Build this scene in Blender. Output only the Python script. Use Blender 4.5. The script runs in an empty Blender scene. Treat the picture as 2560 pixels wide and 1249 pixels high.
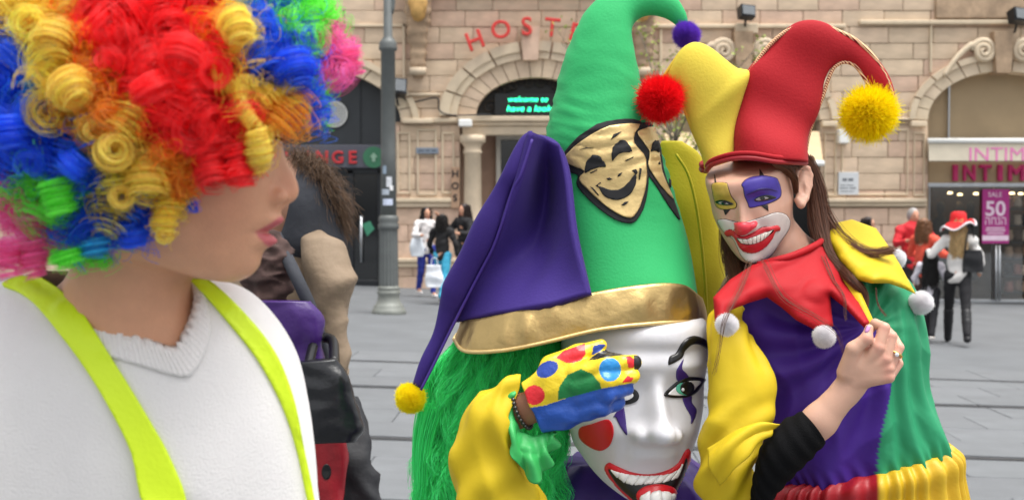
import bpy, bmesh, math, random
import numpy as np
from mathutils import Vector, Matrix
from mathutils.bvhtree import BVHTree
from mathutils.geometry import delaunay_2d_cdt
from mathutils import kdtree
R = math.radians
SC = bpy.context.scene
COL = SC.collection
rnd = random.Random(7)
rng = np.random.default_rng(11)

# ------------------------------------------------------------------ camera
FPX, CX, CY, HZ, CAMZ = 3000.0, 1280.0, 624.5, 540.0, 1.6
PITCH = math.atan((CY - HZ) / FPX)
cam_d = bpy.data.cameras.new('camera')
cam_d.sensor_width = 36.0
cam_d.lens = 36.0 * FPX / 2560.0
cam_d.clip_start = 0.05; cam_d.clip_end = 500
cam_d.dof.use_dof = True; cam_d.dof.focus_distance = 1.76; cam_d.dof.aperture_fstop = 9.5
cam = bpy.data.objects.new('camera', cam_d); COL.objects.link(cam)
cam.location = (0, 0, CAMZ); cam.rotation_euler = (R(90) - PITCH, 0, 0)
SC.camera = cam

# ------------------------------------------------------------------ world, sun, exposure (bright overcast)
SUN_EL, SUN_AZ = R(74), R(125)          # azimuth measured from +Y towards +X
world = bpy.data.worlds.new('World'); SC.world = world; world.use_nodes = True
wn = world.node_tree; wn.nodes.clear()
sky = wn.nodes.new('ShaderNodeTexSky'); sky.sky_type = 'NISHITA'; sky.sun_disc = False
sky.sun_elevation = SUN_EL; sky.sun_rotation = SUN_AZ; sky.air_density = 1.0; sky.dust_density = 4.0; sky.ozone_density = 1.0
hs = wn.nodes.new('ShaderNodeHueSaturation'); hs.inputs['Saturation'].default_value = 0.12
bg = wn.nodes.new('ShaderNodeBackground'); bg.inputs['Strength'].default_value = 0.13
wo = wn.nodes.new('ShaderNodeOutputWorld')
wn.links.new(sky.outputs[0], hs.inputs['Color']); wn.links.new(hs.outputs[0], bg.inputs[0]); wn.links.new(bg.outputs[0], wo.inputs[0])
sun_d = bpy.data.lights.new('sun', 'SUN'); sun_d.energy = 1.4; sun_d.angle = R(40); sun_d.color = (1, 0.965, 0.91)
sun = bpy.data.objects.new('sun', sun_d); COL.objects.link(sun)
sdir = Vector((math.sin(SUN_AZ) * math.cos(SUN_EL), math.cos(SUN_AZ) * math.cos(SUN_EL), math.sin(SUN_EL)))
sun.rotation_euler = (-sdir).to_track_quat('-Z', 'Y').to_euler(); sun.location = (3, -4, 9)
SC.view_settings.view_transform = 'Standard'; SC.view_settings.look = 'None'
SC.view_settings.gamma = 1; SC.view_settings.exposure = 1.12
SC.render.engine = 'CYCLES'
SC.cycles.use_denoising = True
SC.cycles.max_bounces = 8; SC.cycles.diffuse_bounces = 5; SC.cycles.transmission_bounces = 6; SC.cycles.transparent_max_bounces = 8
SC.cycles_curves.shape = 'RIBBONS'; SC.cycles_curves.subdivisions = 2

# ------------------------------------------------------------------ helpers: points
_c, _s = math.cos(PITCH), math.sin(PITCH)
def P(px, py, Y):
    """world point that stands at depth Y and is seen at photo pixel (px, py)"""
    x = (px - CX) / FPX; v = -(py - CY) / FPX
    dy = _c + v * _s; dz = v * _c - _s
    k = Y / dy
    return np.array((x * k, Y, CAMZ + dz * k))
def PP(pts, Y=None):
    return np.array([P(p[0], p[1], p[2] if Y is None else Y) for p in pts])
def pix(co):
    """photo pixel of world points"""
    co = np.asarray(co, float)
    x, y, z = co[..., 0], co[..., 1], co[..., 2] - CAMZ
    dep = y * _c - z * _s; up = y * _s + z * _c
    return np.stack((CX + FPX * x / dep, CY - FPX * up / dep), -1)
def ray(px, py):
    d = P(px, py, 1.0) - np.array((0, 0, CAMZ)); return Vector((0, 0, CAMZ)), Vector(d).normalized()
def gz(x):                                   # the street falls gently to the right
    return -0.028 * (x + 2.5)
def lin(h):
    if isinstance(h, str):
        h = h.lstrip('#'); h = tuple(int(h[i:i + 2], 16) for i in (0, 2, 4))
    c = np.array(h[:3]) / 255.0
    c = np.where(c <= 0.04045, c / 12.92, ((c + 0.055) / 1.055) ** 2.4)
    return (float(c[0]), float(c[1]), float(c[2]), 1.0)
def snoise(p, scale, seed=0, n=14):
    """smooth pseudo noise, about -1..1"""
    g = np.random.default_rng(seed); p = np.asarray(p, float)
    out = np.zeros(p.shape[:-1])
    for _ in range(n):
        k = g.normal(size=p.shape[-1]); k = k / np.linalg.norm(k) * g.uniform(.6, 1.5) / scale * 2
        out += np.sin(p @ k + g.uniform(0, 6.28))
    return out / math.sqrt(n) * 1.1

# ------------------------------------------------------------------ helpers: objects
def setp(o, label=None, cat=None, group=None, kind=None):
    if label: o['label'] = label
    if cat: o['category'] = cat
    if group: o['group'] = group
    if kind: o['kind'] = kind
    return o
def par(o, p):
    if p is not None:
        o.parent = p; m = Matrix.Identity(4)
        if p.type == 'EMPTY': o.matrix_parent_inverse = Matrix.Translation(-p.location)
    return o
def link(name, data, mat=None, parent=None, **kw):
    o = bpy.data.objects.new(name, data); COL.objects.link(o)
    if mat is not None and data is not None and hasattr(data, 'materials') and len(data.materials) == 0: data.materials.append(mat)
    par(o, parent); setp(o, **kw); return o
def thing(name, label, cat, loc=(0, 0, 0), group=None, kind=None):
    o = bpy.data.objects.new(name, None); COL.objects.link(o); o.location = Vector(loc); o.empty_display_size = .1
    return setp(o, label, cat, group, kind)
def mesh(name, V, F, smooth=True, col=None):
    V = np.asarray(V, np.float32); me = bpy.data.meshes.new(name)
    if isinstance(F, np.ndarray) and F.ndim == 2:
        k = F.shape[1]; nf = len(F)
        me.vertices.add(len(V)); me.vertices.foreach_set('co', V.ravel())
        me.loops.add(nf * k); me.loops.foreach_set('vertex_index', F.astype(np.int32).ravel())
        me.polygons.add(nf); me.polygons.foreach_set('loop_start', np.arange(0, nf * k, k, dtype=np.int32))
        me.update(calc_edges=True)
    else:
        me.from_pydata([tuple(map(float, v)) for v in V], [], [tuple(int(i) for i in f) for f in F]); me.update()
    if smooth: me.polygons.foreach_set('use_smooth', np.ones(len(me.polygons), bool))
    if col is not None: setcol(me, col)
    return me
def setcol(me, col):
    a = me.color_attributes.new('Col', 'FLOAT_COLOR', 'POINT')
    c = np.ones((len(me.vertices), 4), np.float32); c[:, :3] = np.asarray(col)[:, :3]
    a.data.foreach_set('color', c.ravel())
def getv(me):
    v = np.empty(len(me.vertices) * 3, np.float32); me.vertices.foreach_get('co', v); return v.reshape(-1, 3)
def getn(me):
    v = np.empty(len(me.vertices) * 3, np.float32); me.vertex_normals.foreach_get('vector', v); return v.reshape(-1, 3)
def joinm(parts):
    V = []; F = []; n = 0
    for v, f in parts:
        V.append(np.asarray(v)); F += [tuple(int(i) + n for i in q) for q in f]; n += len(v)
    return np.concatenate(V), F
def boxvf(a, b):
    x0, y0, z0 = a; x1, y1, z1 = b
    V = [(x0, y0, z0), (x1, y0, z0), (x1, y1, z0), (x0, y1, z0), (x0, y0, z1), (x1, y0, z1), (x1, y1, z1), (x0, y1, z1)]
    return np.array(V, float), [(0, 3, 2, 1), (4, 5, 6, 7), (0, 1, 5, 4), (1, 2, 6, 5), (2, 3, 7, 6), (3, 0, 4, 7)]
def bevel_box(a, b, w=.01, seg=1):
    bm = bmesh.new(); V, F = boxvf(a, b); vs = [bm.verts.new(v) for v in V]
    for f in F: bm.faces.new([vs[i] for i in f])
    bmesh.ops.bevel(bm, geom=list(bm.edges), offset=w, segments=seg, affect='EDGES', profile=.6)
    me = bpy.data.meshes.new('box'); bm.to_mesh(me); bm.free(); return me
def pbox(x0, y0, x1, y1, Y0, Y1, w=.012, name='box'):
    """bevelled box whose front face (depth Y0) fills the photo rectangle"""
    a = P(x0, y1, Y0); b = P(x1, y0, Y0)
    return bevel_box((a[0], Y0, a[2]), (b[0], Y1, b[2]), w)
def spline(pts, n):
    """Catmull-Rom through pts, n samples evenly by length"""
    p = np.asarray(pts, float)
    if len(p) == 2: return p[0] + (p[1] - p[0]) * np.linspace(0, 1, n)[:, None]
    q = np.vstack([2 * p[0] - p[1], p, 2 * p[-1] - p[-2]]); out = []
    for i in range(len(p) - 1):
        a, b, c, d = q[i:i + 4]
        t = np.linspace(0, 1, 24, endpoint=False)[:, None]
        out.append(.5 * (2 * b + (c - a) * t + (2 * a - 5 * b + 4 * c - d) * t ** 2 + (3 * b - a - 3 * c + d) * t ** 3))
    out.append(p[-1:]); o = np.vstack(out)
    L = np.concatenate([[0], np.cumsum(np.linalg.norm(np.diff(o, axis=0), axis=1))]); s = np.linspace(0, L[-1], n)
    return np.stack([np.interp(s, L, o[:, k]) for k in range(o.shape[1])], 1)
def grid_faces(n, m, cn=False, cm=False):
    i, j = np.meshgrid(np.arange(n if cn else n - 1), np.arange(m if cm else m - 1), indexing='ij')
    i2 = (i + 1) % n; j2 = (j + 1) % m
    return np.stack([i * m + j, i2 * m + j, i2 * m + j2, i * m + j2], -1).reshape(-1, 4)
def gnormals(G, cm=False):
    du = np.gradient(G, axis=0)
    dv = (np.roll(G, -1, 1) - np.roll(G, 1, 1)) if cm else np.gradient(G, axis=1)
    n = np.cross(du, dv); return n / (np.linalg.norm(n, axis=-1, keepdims=True) + 1e-12)
def skin(guides, n=40, per=8, closed=False, disp=None, cap=False, world=False):
    """surface through guide curves given as photo points with a depth; grid is (along, around)"""
    g = [spline(np.asarray(q, float) if world else PP(q), n) for q in guides]
    G = np.stack(g, 1)
    k = G.shape[1]
    if closed: ctl = np.concatenate([G[:, -1:], G, G[:, :2]], 1); segs = k
    else: ctl = np.concatenate([2 * G[:, :1] - G[:, 1:2], G, 2 * G[:, -1:] - G[:, -2:-1]], 1); segs = k - 1
    cols = []
    for i in range(segs):
        a, b, c, d = (ctl[:, i + q] for q in range(4))
        for t in np.linspace(0, 1, per, endpoint=False):
            cols.append(.5 * (2 * b + (c - a) * t + (2 * a - 5 * b + 4 * c - d) * t ** 2 + (3 * b - a - 3 * c + d) * t ** 3))
    if not closed: cols.append(G[:, -1])
    O = np.stack(cols, 1)
    if disp is not None:
        N = gnormals(O, closed); S, T = np.meshgrid(np.linspace(0, 1, O.shape[0]), np.linspace(0, 1, O.shape[1], endpoint=not closed), indexing='ij')
        O = O + N * disp(S, T, O)[..., None]
    return O
def gmesh(name, O, closed=False, cap=True):
    n, m = O.shape[:2]; V = O.reshape(-1, 3); F = grid_faces(n, m, False, closed)
    if closed and cap:
        V = np.vstack([V, O[0].mean(0)[None], O[-1].mean(0)[None]]); a, b = n * m, n * m + 1
        j = np.arange(m); j2 = (j + 1) % m
        F = [tuple(f) for f in F] + [(a, x, y) for x, y in zip(j, j2)] + [(b, y + (n - 1) * m, x + (n - 1) * m) for x, y in zip(j, j2)]
    me = mesh(name, V, F); fix_normals(me); return me
def fix_normals(me):
    bm = bmesh.new(); bm.from_mesh(me); bmesh.ops.delete(bm, geom=[v for v in bm.verts if not v.link_faces], context='VERTS'); bmesh.ops.recalc_face_normals(bm, faces=bm.faces); bm.to_mesh(me); bm.free()
    me.polygons.foreach_set('use_smooth', np.ones(len(me.polygons), bool)); return me
def sheet(name, O, thick):
    """closed slab from an open grid"""
    n, m = O.shape[:2]; N = gnormals(O); A = O + N * thick / 2; B = O - N * thick / 2
    V = np.vstack([A.reshape(-1, 3), B.reshape(-1, 3)]); f = grid_faces(n, m); F = [tuple(q) for q in f] + [tuple(q[::-1] + n * m) for q in f]
    ring = [i * m for i in range(n)] + [(n - 1) * m + j for j in range(1, m)] + [i * m + m - 1 for i in range(n - 2, -1, -1)] + [j for j in range(m - 2, 0, -1)]
    for a, b in zip(ring, ring[1:] + ring[:1]): F.append((a, b, b + n * m, a + n * m))
    me = mesh(name, V, F); fix_normals(me); return me
def loft(name, Lp, Rp, Yc, th, n=60, m=28, p=2.2, disp=None, cap=True, level=False):
    """round body between two photo edges: each cross-section is a superellipse as wide as the edges
    are apart and th (ratio of the width, or function of s) deep"""
    A, B = spline(PP([(a[0], a[1], Yc if len(a) < 3 else a[2]) for a in Lp]), n), spline(PP([(b[0], b[1], Yc if len(b) < 3 else b[2]) for b in Rp]), n)
    C = (A + B) / 2; H = (B - A) / 2; s = np.linspace(0, 1, n)
    ax = np.gradient(C, axis=0); ax /= np.linalg.norm(ax, axis=1, keepdims=True)
    D = np.cross(H, ax)
    if level:                                   # keep the depth of every section straight away from the viewer
        e = H / np.linalg.norm(H, axis=1, keepdims=True); D = np.array((0, 1., 0)) - e * e[:, 1:2]
    D /= np.linalg.norm(D, axis=1, keepdims=True) + 1e-9
    w = np.linalg.norm(H, axis=1); t = np.array([th(x) if callable(th) else th for x in s]) * w
    a = np.linspace(0, 2 * np.pi, m, endpoint=False)
    ca, sa = np.cos(a), np.sin(a); ca = np.sign(ca) * np.abs(ca) ** (2 / p); sa = np.sign(sa) * np.abs(sa) ** (2 / p)
    O = C[:, None] + H[:, None] * ca[None, :, None] + (D * t[:, None])[:, None] * sa[None, :, None]
    if disp is not None:
        N = gnormals(O, True)
        if np.sum(N * (O - C[:, None])) < 0: N = -N
        S, T = np.meshgrid(s, a / (2 * np.pi), indexing='ij'); O = O + N * disp(S, T, O)[..., None]
    return gmesh(name, O, True, cap)
def tube(pts, rad, m=10, n=None, cap=True, sm=True):
    p = np.asarray(pts, float)
    if n: p = spline(p, n)
    k = len(p); r = np.interp(np.linspace(0, 1, k), np.linspace(0, 1, len(rad)), rad) if np.ndim(rad) else np.full(k, rad)
    t = np.gradient(p, axis=0); t /= np.linalg.norm(t, axis=1, keepdims=True) + 1e-12
    u = np.cross(t[0], (0, 0, 1)); u = u if np.linalg.norm(u) > .1 else np.cross(t[0], (1, 0, 0)); O = []
    a = np.linspace(0, 2 * np.pi, m, endpoint=False)
    for i in range(k):
        u = u - t[i] * (u @ t[i]); u /= np.linalg.norm(u) + 1e-12; v = np.cross(t[i], u)
        O.append(p[i] + r[i] * (np.cos(a)[:, None] * u + np.sin(a)[:, None] * v))
    O = np.array(O); V = O.reshape(-1, 3); F = [tuple(f) for f in grid_faces(k, m, False, True)]
    if cap:
        F.append(tuple(range(m))[::-1]); F.append(tuple((k - 1) * m + j for j in range(m)))
    return V, F
def lathe(prof, c, m=28):
    """prof: (radius, z) bottom to top about the vertical through c"""
    a = np.linspace(0, 2 * np.pi, m, endpoint=False)
    V = np.array([(c[0] + r * math.cos(t), c[1] + r * math.sin(t), c[2] + z) for r, z in prof for t in a])
    F = [tuple(f[::-1]) for f in grid_faces(len(prof), m, False, True)]
    F.append(tuple(range(m))); F.append(tuple((len(prof) - 1) * m + j for j in range(m))[::-1]); return V, F
def M_(VF, sm=True):
    me = mesh('m', VF[0], VF[1], sm); fix_normals(me)
    if not sm: me.polygons.foreach_set('use_smooth', np.zeros(len(me.polygons), bool))
    return me
def extr(outline, Y0, Y1):
    """prism: photo outline at depth Y0 pushed back to Y1"""
    a = PP(outline, Y0); n = len(a); b = a.copy(); b[:, 1] = Y1
    return np.vstack([a, b]), [tuple(range(n)), tuple(range(2 * n - 1, n - 1, -1))] + [(i, (i + 1) % n + 0, (i + 1) % n + n, i + n) for i in range(n)]
def text_mesh(body, size, extrude, bevel=0.0, align='CENTER'):
    c = bpy.data.curves.new('text', 'FONT'); c.body = body; c.size = size; c.extrude = extrude; c.bevel_depth = bevel
    c.align_x = align; c.align_y = 'CENTER'; c.resolution_u = 4
    o = bpy.data.objects.new('text', c); COL.objects.link(o)
    dg = bpy.context.evaluated_depsgraph_get(); me = bpy.data.meshes.new_from_object(o.evaluated_get(dg))
    bpy.data.objects.remove(o); bpy.data.curves.remove(c); return me
def text_at(name, body, px, py, Y, hpx, mat, parent, width=None, ext=.02, tilt=0, shear=0, bold=0, **kw):
    """upright lettering hpx tall (capital height) centred on a photo point"""
    me = text_mesh(body, 1.0, 0.0 if ext == 0 else .02, bold); v = getv(me)
    if len(v) == 0: return None
    lo, hi = v.min(0), v.max(0); s = hpx * Y / FPX / max(hi[1] - lo[1], 1e-6); sx = s if width is None else width * Y / FPX / max(hi[0] - lo[0], 1e-6)
    x = (v[:, 0] - (lo[0] + hi[0]) / 2) * sx; z = (v[:, 1] - (lo[1] + hi[1]) / 2) * s; x = x + shear * z
    y = -v[:, 2] / max(abs(v[:, 2]).max(), 1e-6) * ext
    c, d = math.cos(tilt), math.sin(tilt); q = P(px, py, Y)
    w = np.stack([q[0] + x * c - z * d, q[1] + y, q[2] + x * d + z * c], 1).astype(np.float32)
    me.vertices.foreach_set('co', w.ravel()); me.update(); me.materials.clear()
    return link(name, me, mat, parent, **kw)

# ------------------------------------------------------------------ helpers: materials
def mat(name, col, rough=.6, metal=0.0, var=.12, vscale=8.0, bump=.0, bscale=60.0, stretch=(1, 1, 1), attr=None, sheen=0, spec=.5,
        emit=None, estr=0, coat=0, trans=0, sss=0, rand=0, alpha=None, weave=0):
    m = bpy.data.materials.new(name); m.use_nodes = True; nt = m.node_tree; N = nt.nodes; L = nt.links
    b = N['Principled BSDF']; b.inputs['Roughness'].default_value = rough; b.inputs['Metallic'].default_value = metal
    b.inputs['Specular IOR Level'].default_value = spec
    if sheen: b.inputs['Sheen Weight'].default_value = sheen; b.inputs['Sheen Roughness'].default_value = .5
    if coat: b.inputs['Coat Weight'].default_value = coat; b.inputs['Coat Roughness'].default_value = .15
    if trans: b.inputs['Transmission Weight'].default_value = trans
    if sss:
        b.inputs['Subsurface Weight'].default_value = sss; b.inputs['Subsurface Radius'].default_value = (.012, .005, .003); b.inputs['Subsurface Scale'].default_value = .5
    if alpha is not None: b.inputs['Alpha'].default_value = alpha
    c = lin(col) if not (isinstance(col, tuple) and len(col) == 4) else col
    if attr:
        a = N.new('ShaderNodeAttribute'); a.attribute_name = attr; src = a.outputs['Color']
    else:
        g = N.new('ShaderNodeRGB'); g.outputs[0].default_value = c; src = g.outputs[0]
    tc = N.new('ShaderNodeTexCoord'); mp = N.new('ShaderNodeMapping'); mp.inputs['Scale'].default_value = stretch
    L.new(tc.outputs['Object'], mp.inputs[0])
    if var:
        nz = N.new('ShaderNodeTexNoise'); nz.inputs['Scale'].default_value = vscale; nz.inputs['Detail'].default_value = 5; nz.inputs['Roughness'].default_value = .6
        L.new(mp.outputs[0], nz.inputs['Vector'])
        mr = N.new('ShaderNodeMapRange'); mr.inputs[1].default_value = .25; mr.inputs[2].default_value = .75; mr.inputs[3].default_value = 1 - var; mr.inputs[4].default_value = 1 + var
        L.new(nz.outputs['Fac'], mr.inputs[0])
        mx = N.new('ShaderNodeVectorMath'); mx.operation = 'SCALE'; L.new(src, mx.inputs[0]); L.new(mr.outputs[0], mx.inputs['Scale']); src = mx.outputs[0]
    if rand:
        oi = N.new('ShaderNodeObjectInfo'); h = N.new('ShaderNodeHueSaturation')
        m2 = N.new('ShaderNodeMapRange'); m2.inputs[3].default_value = 1 - rand; m2.inputs[4].default_value = 1 + rand; L.new(oi.outputs['Random'], m2.inputs[0])
        m3 = N.new('ShaderNodeMath'); m3.operation = 'FRACT'; m4 = N.new('ShaderNodeMath'); m4.operation = 'MULTIPLY'; m4.inputs[1].default_value = 7.31
        L.new(oi.outputs['Random'], m4.inputs[0]); L.new(m4.outputs[0], m3.inputs[0])
        m5 = N.new('ShaderNodeMapRange'); m5.inputs[3].default_value = .5 - rand * .06; m5.inputs[4].default_value = .5 + rand * .05; L.new(m3.outputs[0], m5.inputs[0])
        L.new(m2.outputs[0], h.inputs['Value']); L.new(m5.outputs[0], h.inputs['Hue']); L.new(src, h.inputs['Color']); src = h.outputs[0]
    L.new(src, b.inputs['Base Color'])
    if bump:
        n2 = N.new('ShaderNodeTexNoise'); n2.inputs['Scale'].default_value = bscale; n2.inputs['Detail'].default_value = 4; L.new(mp.outputs[0], n2.inputs['Vector'])
        bp = N.new('ShaderNodeBump'); bp.inputs['Strength'].default_value = bump; bp.inputs['Distance'].default_value = .01; L.new(n2.outputs['Fac'], bp.inputs['Height'])
        if weave:
            wv = N.new('ShaderNodeTexWave'); wv.inputs['Scale'].default_value = weave; wv.inputs['Distortion'].default_value = 1.5; L.new(mp.outputs[0], wv.inputs['Vector'])
            b2 = N.new('ShaderNodeBump'); b2.inputs['Strength'].default_value = bump * .7; b2.inputs['Distance'].default_value = .004
            L.new(wv.outputs['Fac'], b2.inputs['Height']); L.new(bp.outputs[0], b2.inputs['Normal']); bp = b2
        L.new(bp.outputs[0], b.inputs['Normal'])
    if emit is not None:
        b.inputs['Emission Color'].default_value = lin(emit); b.inputs['Emission Strength'].default_value = estr
    return m
# ================================================================== THE SETTING
YW = 27.0
M_stone = mat('pale_stone', '#c9b39a', .85, var=.27, vscale=1.3, bump=.5, bscale=14, rand=.06)
M_pink = mat('pink_stone', '#c6aa94', .85, var=.28, vscale=1.4, bump=.5, bscale=14, rand=.07)
M_trim = mat('trim_stone', '#cdbba1', .8, var=.14, vscale=3, bump=.4, bscale=20, rand=.06)
M_weather = mat('weathered_stone', '#ab9278', .9, var=.4, vscale=3, bump=.7, bscale=16)
M_mortar = mat('mortar', '#ab9580', .95, var=.15, vscale=6, bump=.3)
M_dark = mat('dark_panel', '#2b2f33', .45, var=.15, vscale=3)
M_frame = mat('dark_metal', '#23262a', .35, .3, var=.1)
M_glassd = mat('dark_glass', '#15181b', .06, var=.5, vscale=1.2, spec=.8)
M_steel = mat('brushed_steel', '#b9bcc0', .3, .9, var=.08)
M_white = mat('white_plastic', '#e6e6e2', .5, var=.05)
M_red = mat('red_letter', '#d03028', .4, var=.05, coat=.3)
M_mag = mat('magenta_letter', '#c51f68', .4, var=.08)
M_cream = mat('cream_canvas', '#d8cdb8', .8, var=.08, vscale=4, bump=.15, bscale=40)
M_awn = mat('beige_awning', '#c7b08c', .8, var=.08, vscale=4, bump=.15, bscale=40)
M_blind = mat('beige_blind', '#a08c6e', .7, var=.12, vscale=1.0)

# ground: one sheet out past the buildings
M_ground = mat('grey_paving', '#686b6e', .8, var=.14, vscale=1.1, bump=.3, bscale=30)
M_ground.node_tree.nodes['Principled BSDF'].inputs['Specular IOR Level'].default_value = .35
xs = np.linspace(-90, 90, 61); ys = np.concatenate([np.linspace(-30, 30, 31), np.linspace(34, 250, 20)])
G = np.stack(np.meshgrid(xs, ys, indexing='ij'), -1); G = np.concatenate([G, (gz(G[..., :1]) - .012)], -1)
link('ground', M_(( G.reshape(-1, 3), [tuple(f) for f in grid_faces(len(xs), len(ys))])), M_ground, kind='structure')
M_slab = mat('paving_slab', '#6a6d70', .75, var=.13, vscale=2.2, bump=.35, bscale=45, rand=.07)
M_slabd = mat('dark_paving_slab', '#75797c', .75, var=.13, vscale=2.2, bump=.35, bscale=45, rand=.05)
pave = thing('pavement', None, None, (0, 8, 0), kind='structure')
unit = bevel_box((-.5, -.5, -.5), (.5, .5, .5), .02)
RA = -0.03                                        # the tracks run almost square to the view
RAILY = (13.35, 11.4, 8.8, 6.85)
rows = [6.1, 6.79, 6.91, 7.5, 8.12, 8.72, 8.88, 9.5, 10.1, 10.72, 11.31, 11.49, 12.1, 12.7, 13.28, 13.42, 14.3]
slope = math.atan(-.028)
for i, (a, b) in enumerate(zip(rows, rows[1:])):
    if any(a < r < b for r in RAILY): continue
    x = -3.2 + (i % 2) * .45
    while x < 6.2:
        w = .9; xc = x + w / 2; yc = (a + b) / 2 + RA * (xc - 1)
        o = link('paving_slab', unit, None, pave); o.scale = (w - .008, b - a - .008, .06)
        o.location = (xc, yc, gz(xc) - .028 + rnd.uniform(-.0015, .0015)); o.rotation_euler = (0, -slope, RA)
        if not unit.materials: unit.materials.append(M_slab)
        x += w
M_rail = mat('rail_steel', '#5d5f62', .4, .7, var=.2, vscale=6)
M_groove = mat('rail_bed', '#3c3e40', .8, var=.2)
for ry, rl_ in zip(RAILY, ('dark steel tram rail in the paving closest to the stone building', 'dark steel tram rail, second from the stone building', 'dark steel tram rail, third from the stone building', 'dark steel tram rail farthest from the stone building')):
    t = thing('tram_rail', rl_, 'rail', (0, ry, 0), 'tram rails crossing the paved street')
    for nm, hw, z, mm in (('rail_bed', .04, -.004, M_groove), ('rail_head', .022, .001, M_rail)):
        V = []
        for x in (-14, 16):
            for dy, dz in ((-hw, 0), (hw, 0), (hw, -.03), (-hw, -.03)): V.append((x, ry + RA * (x - 1) + dy, gz(x) + dz + z))
        link(nm, M_((np.array(V), [(0, 1, 5, 4), (1, 2, 6, 5), (2, 3, 7, 6), (3, 0, 4, 7), (0, 3, 2, 1), (4, 5, 6, 7)]), False), mm, t)

# ------------------------------------------------------------------ the stone building
bld = thing('stone_building', 'pale pink stone building with a row of round arched shopfronts', 'building', (3, YW + .6, 0))
def bpart(name, me, m, parent=None, **kw): return link(name, me, m, parent or bld, **kw)
ARCH = [(720, 282, 145, 305), (1340, 150, 97, 290), (1860, 190, 122, 300), (2510, 190, 122, 300)]   # centre, half width, rise, springing
RECT = [(438, 985), (1150, 1530), (1670, 2050), (2320, 2700)]
def gap(i, y, grow):
    cx, hw, rise, sp = ARCH[i]
    if y >= sp: return RECT[i]
    k = (sp - y) / (rise + grow)
    if k >= 1: return None
    d = (hw + grow) * math.sqrt(1 - k * k); return (cx - d, cx + d)
ub = bevel_box((-.5, -.5, -.5), (.5, .5, .5), .03); ub.materials.append(M_stone)
ubp = bevel_box((-.5, -.5, -.5), (.5, .5, .5), .03); ubp.materials.append(M_pink)
def block(x0, y0, x1, y1, m=None, Yf=YW, th=.3):
    a = P(x0, y1, Yf); b = P(x1, y0, Yf); g = .012
    o = bpart('stone_block', m or ub, None); o.scale = (b[0] - a[0] - g, th, b[2] - a[2] - g)
    o.location = ((a[0] + b[0]) / 2, Yf + th / 2 + rnd.uniform(-.008, .012), (a[2] + b[2]) / 2)
y = -95; r = 0
courses = []
while y < 515: courses.append((y, y + 40.7)); y += 40.7
y = 519
while y < 700: courses.append((y, y + 43)); y += 43
courses.append((691, 790))
for y0, y1 in courses:
    r += 1; x = 860 - (r % 2) * 40; ym = (y0 + y1) / 2
    gaps = sorted([g for g in (gap(i, ym, 24) for i in range(4)) if g])
    while x < 2620:
        w = rnd.uniform(82, 118); segs = [(x, x + w)]
        for g0, g1 in gaps:
            segs = [s for a, b in segs for s in (((a, min(b, g0)), (max(a, g1), b)) if (a < g1 and b > g0) else ((a, b),)) if s[1] - s[0] > 7]
        for a, b in segs: block(a, y0, b, y1, ubp if (y0 > 515 or rnd.random() < .3) else ub)
        x += w
# backing walls (in the joints and round the frame) and reveals of the openings
bpart('back_wall', pbox(-700, -500, 3500, 830, 29.6, 30, .02), M_mortar)
bpart('wall', pbox(-700, -500, 436, 820, YW + .02, 29, .02), M_stone)
bpart('wall', pbox(2702, -500, 3500, 820, YW + .02, 29, .02), M_stone)
bpart('wall', pbox(438, -500, 2700, -96, YW + .02, 29, .02), M_stone)
bpart('wall', pbox(438, -96, 858, 150, YW + .02, 29, .02), M_stone)
def core_outline(i):                                # wall core behind the facing blocks: region above one arch
    cx, hw, rise, sp = ARCH[i]
    return [(cx + hw * math.cos(t), sp - rise * math.sin(t)) for t in np.linspace(math.pi, 0, 25)]
edges = [438, 1070, 1600, 2190, 2700]
for i in range(4):
    x0, x1 = edges[i], edges[i + 1]; a, b = RECT[i]
    o = [(x0, 800), (x0, -96), (x1, -96), (x1, 800), (b, 800), (b, ARCH[i][3])] + core_outline(i)[::-1] + [(a, ARCH[i][3]), (a, 800)]
    bm = bmesh.new(); A = PP(o, YW + .06); fv = [bm.verts.new(v) for v in A]; f = bm.faces.new(fv)
    ex = bmesh.ops.extrude_face_region(bm, geom=[f]); bmesh.ops.translate(bm, verts=[v for v in ex['geom'] if isinstance(v, bmesh.types.BMVert)], vec=(0, 1.2, 0))
    bmesh.ops.recalc_face_normals(bm, faces=bm.faces); bmesh.ops.triangulate(bm, faces=[q for q in bm.faces if len(q.verts) > 4])
    me = bpy.data.meshes.new('core'); bm.to_mesh(me); bm.free(); bpart('wall', me, M_mortar)
# voussoirs
def ring(i, g0, g1, n, Yf, m, nm, t0=0, t1=math.pi, deep=.5):
    cx, hw, rise, sp = ARCH[i]
    for k in range(n):
        a, b = t0 + (t1 - t0) * (k + .035) / n, t0 + (t1 - t0) * (k + .965) / n
        q = [(cx - (hw + g0) * math.cos(t), sp - (rise + g0) * math.sin(t)) for t in np.linspace(a, b, 5)] + [(cx - (hw + g1) * math.cos(t), sp - (rise + g1) * math.sin(t)) for t in np.linspace(b, a, 5)]
        bpart(nm, M_(extr(q, Yf + rnd.uniform(-.006, .006), Yf + deep), False), m)
ring(1, 0, 46, 17, YW - .05, M_stone, 'arch_stone'); ring(1, 47, 66, 9, YW - .12, M_trim, 'arch_moulding'); ring(1, 66.5, 92, 9, YW - .17, M_trim, 'arch_moulding')
for i in (0, 2, 3):
    ring(i, 0, 30, 15, YW - .06, M_trim, 'arch_stone'); ring(i, 30.5, 46, 9, YW - .13, M_trim, 'arch_moulding')
bpart('keystone', M_(extr([(1308, 150), (1303, 66), (1350, 66), (1345, 150)], YW - .24, YW + .2), False), M_pink)
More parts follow.
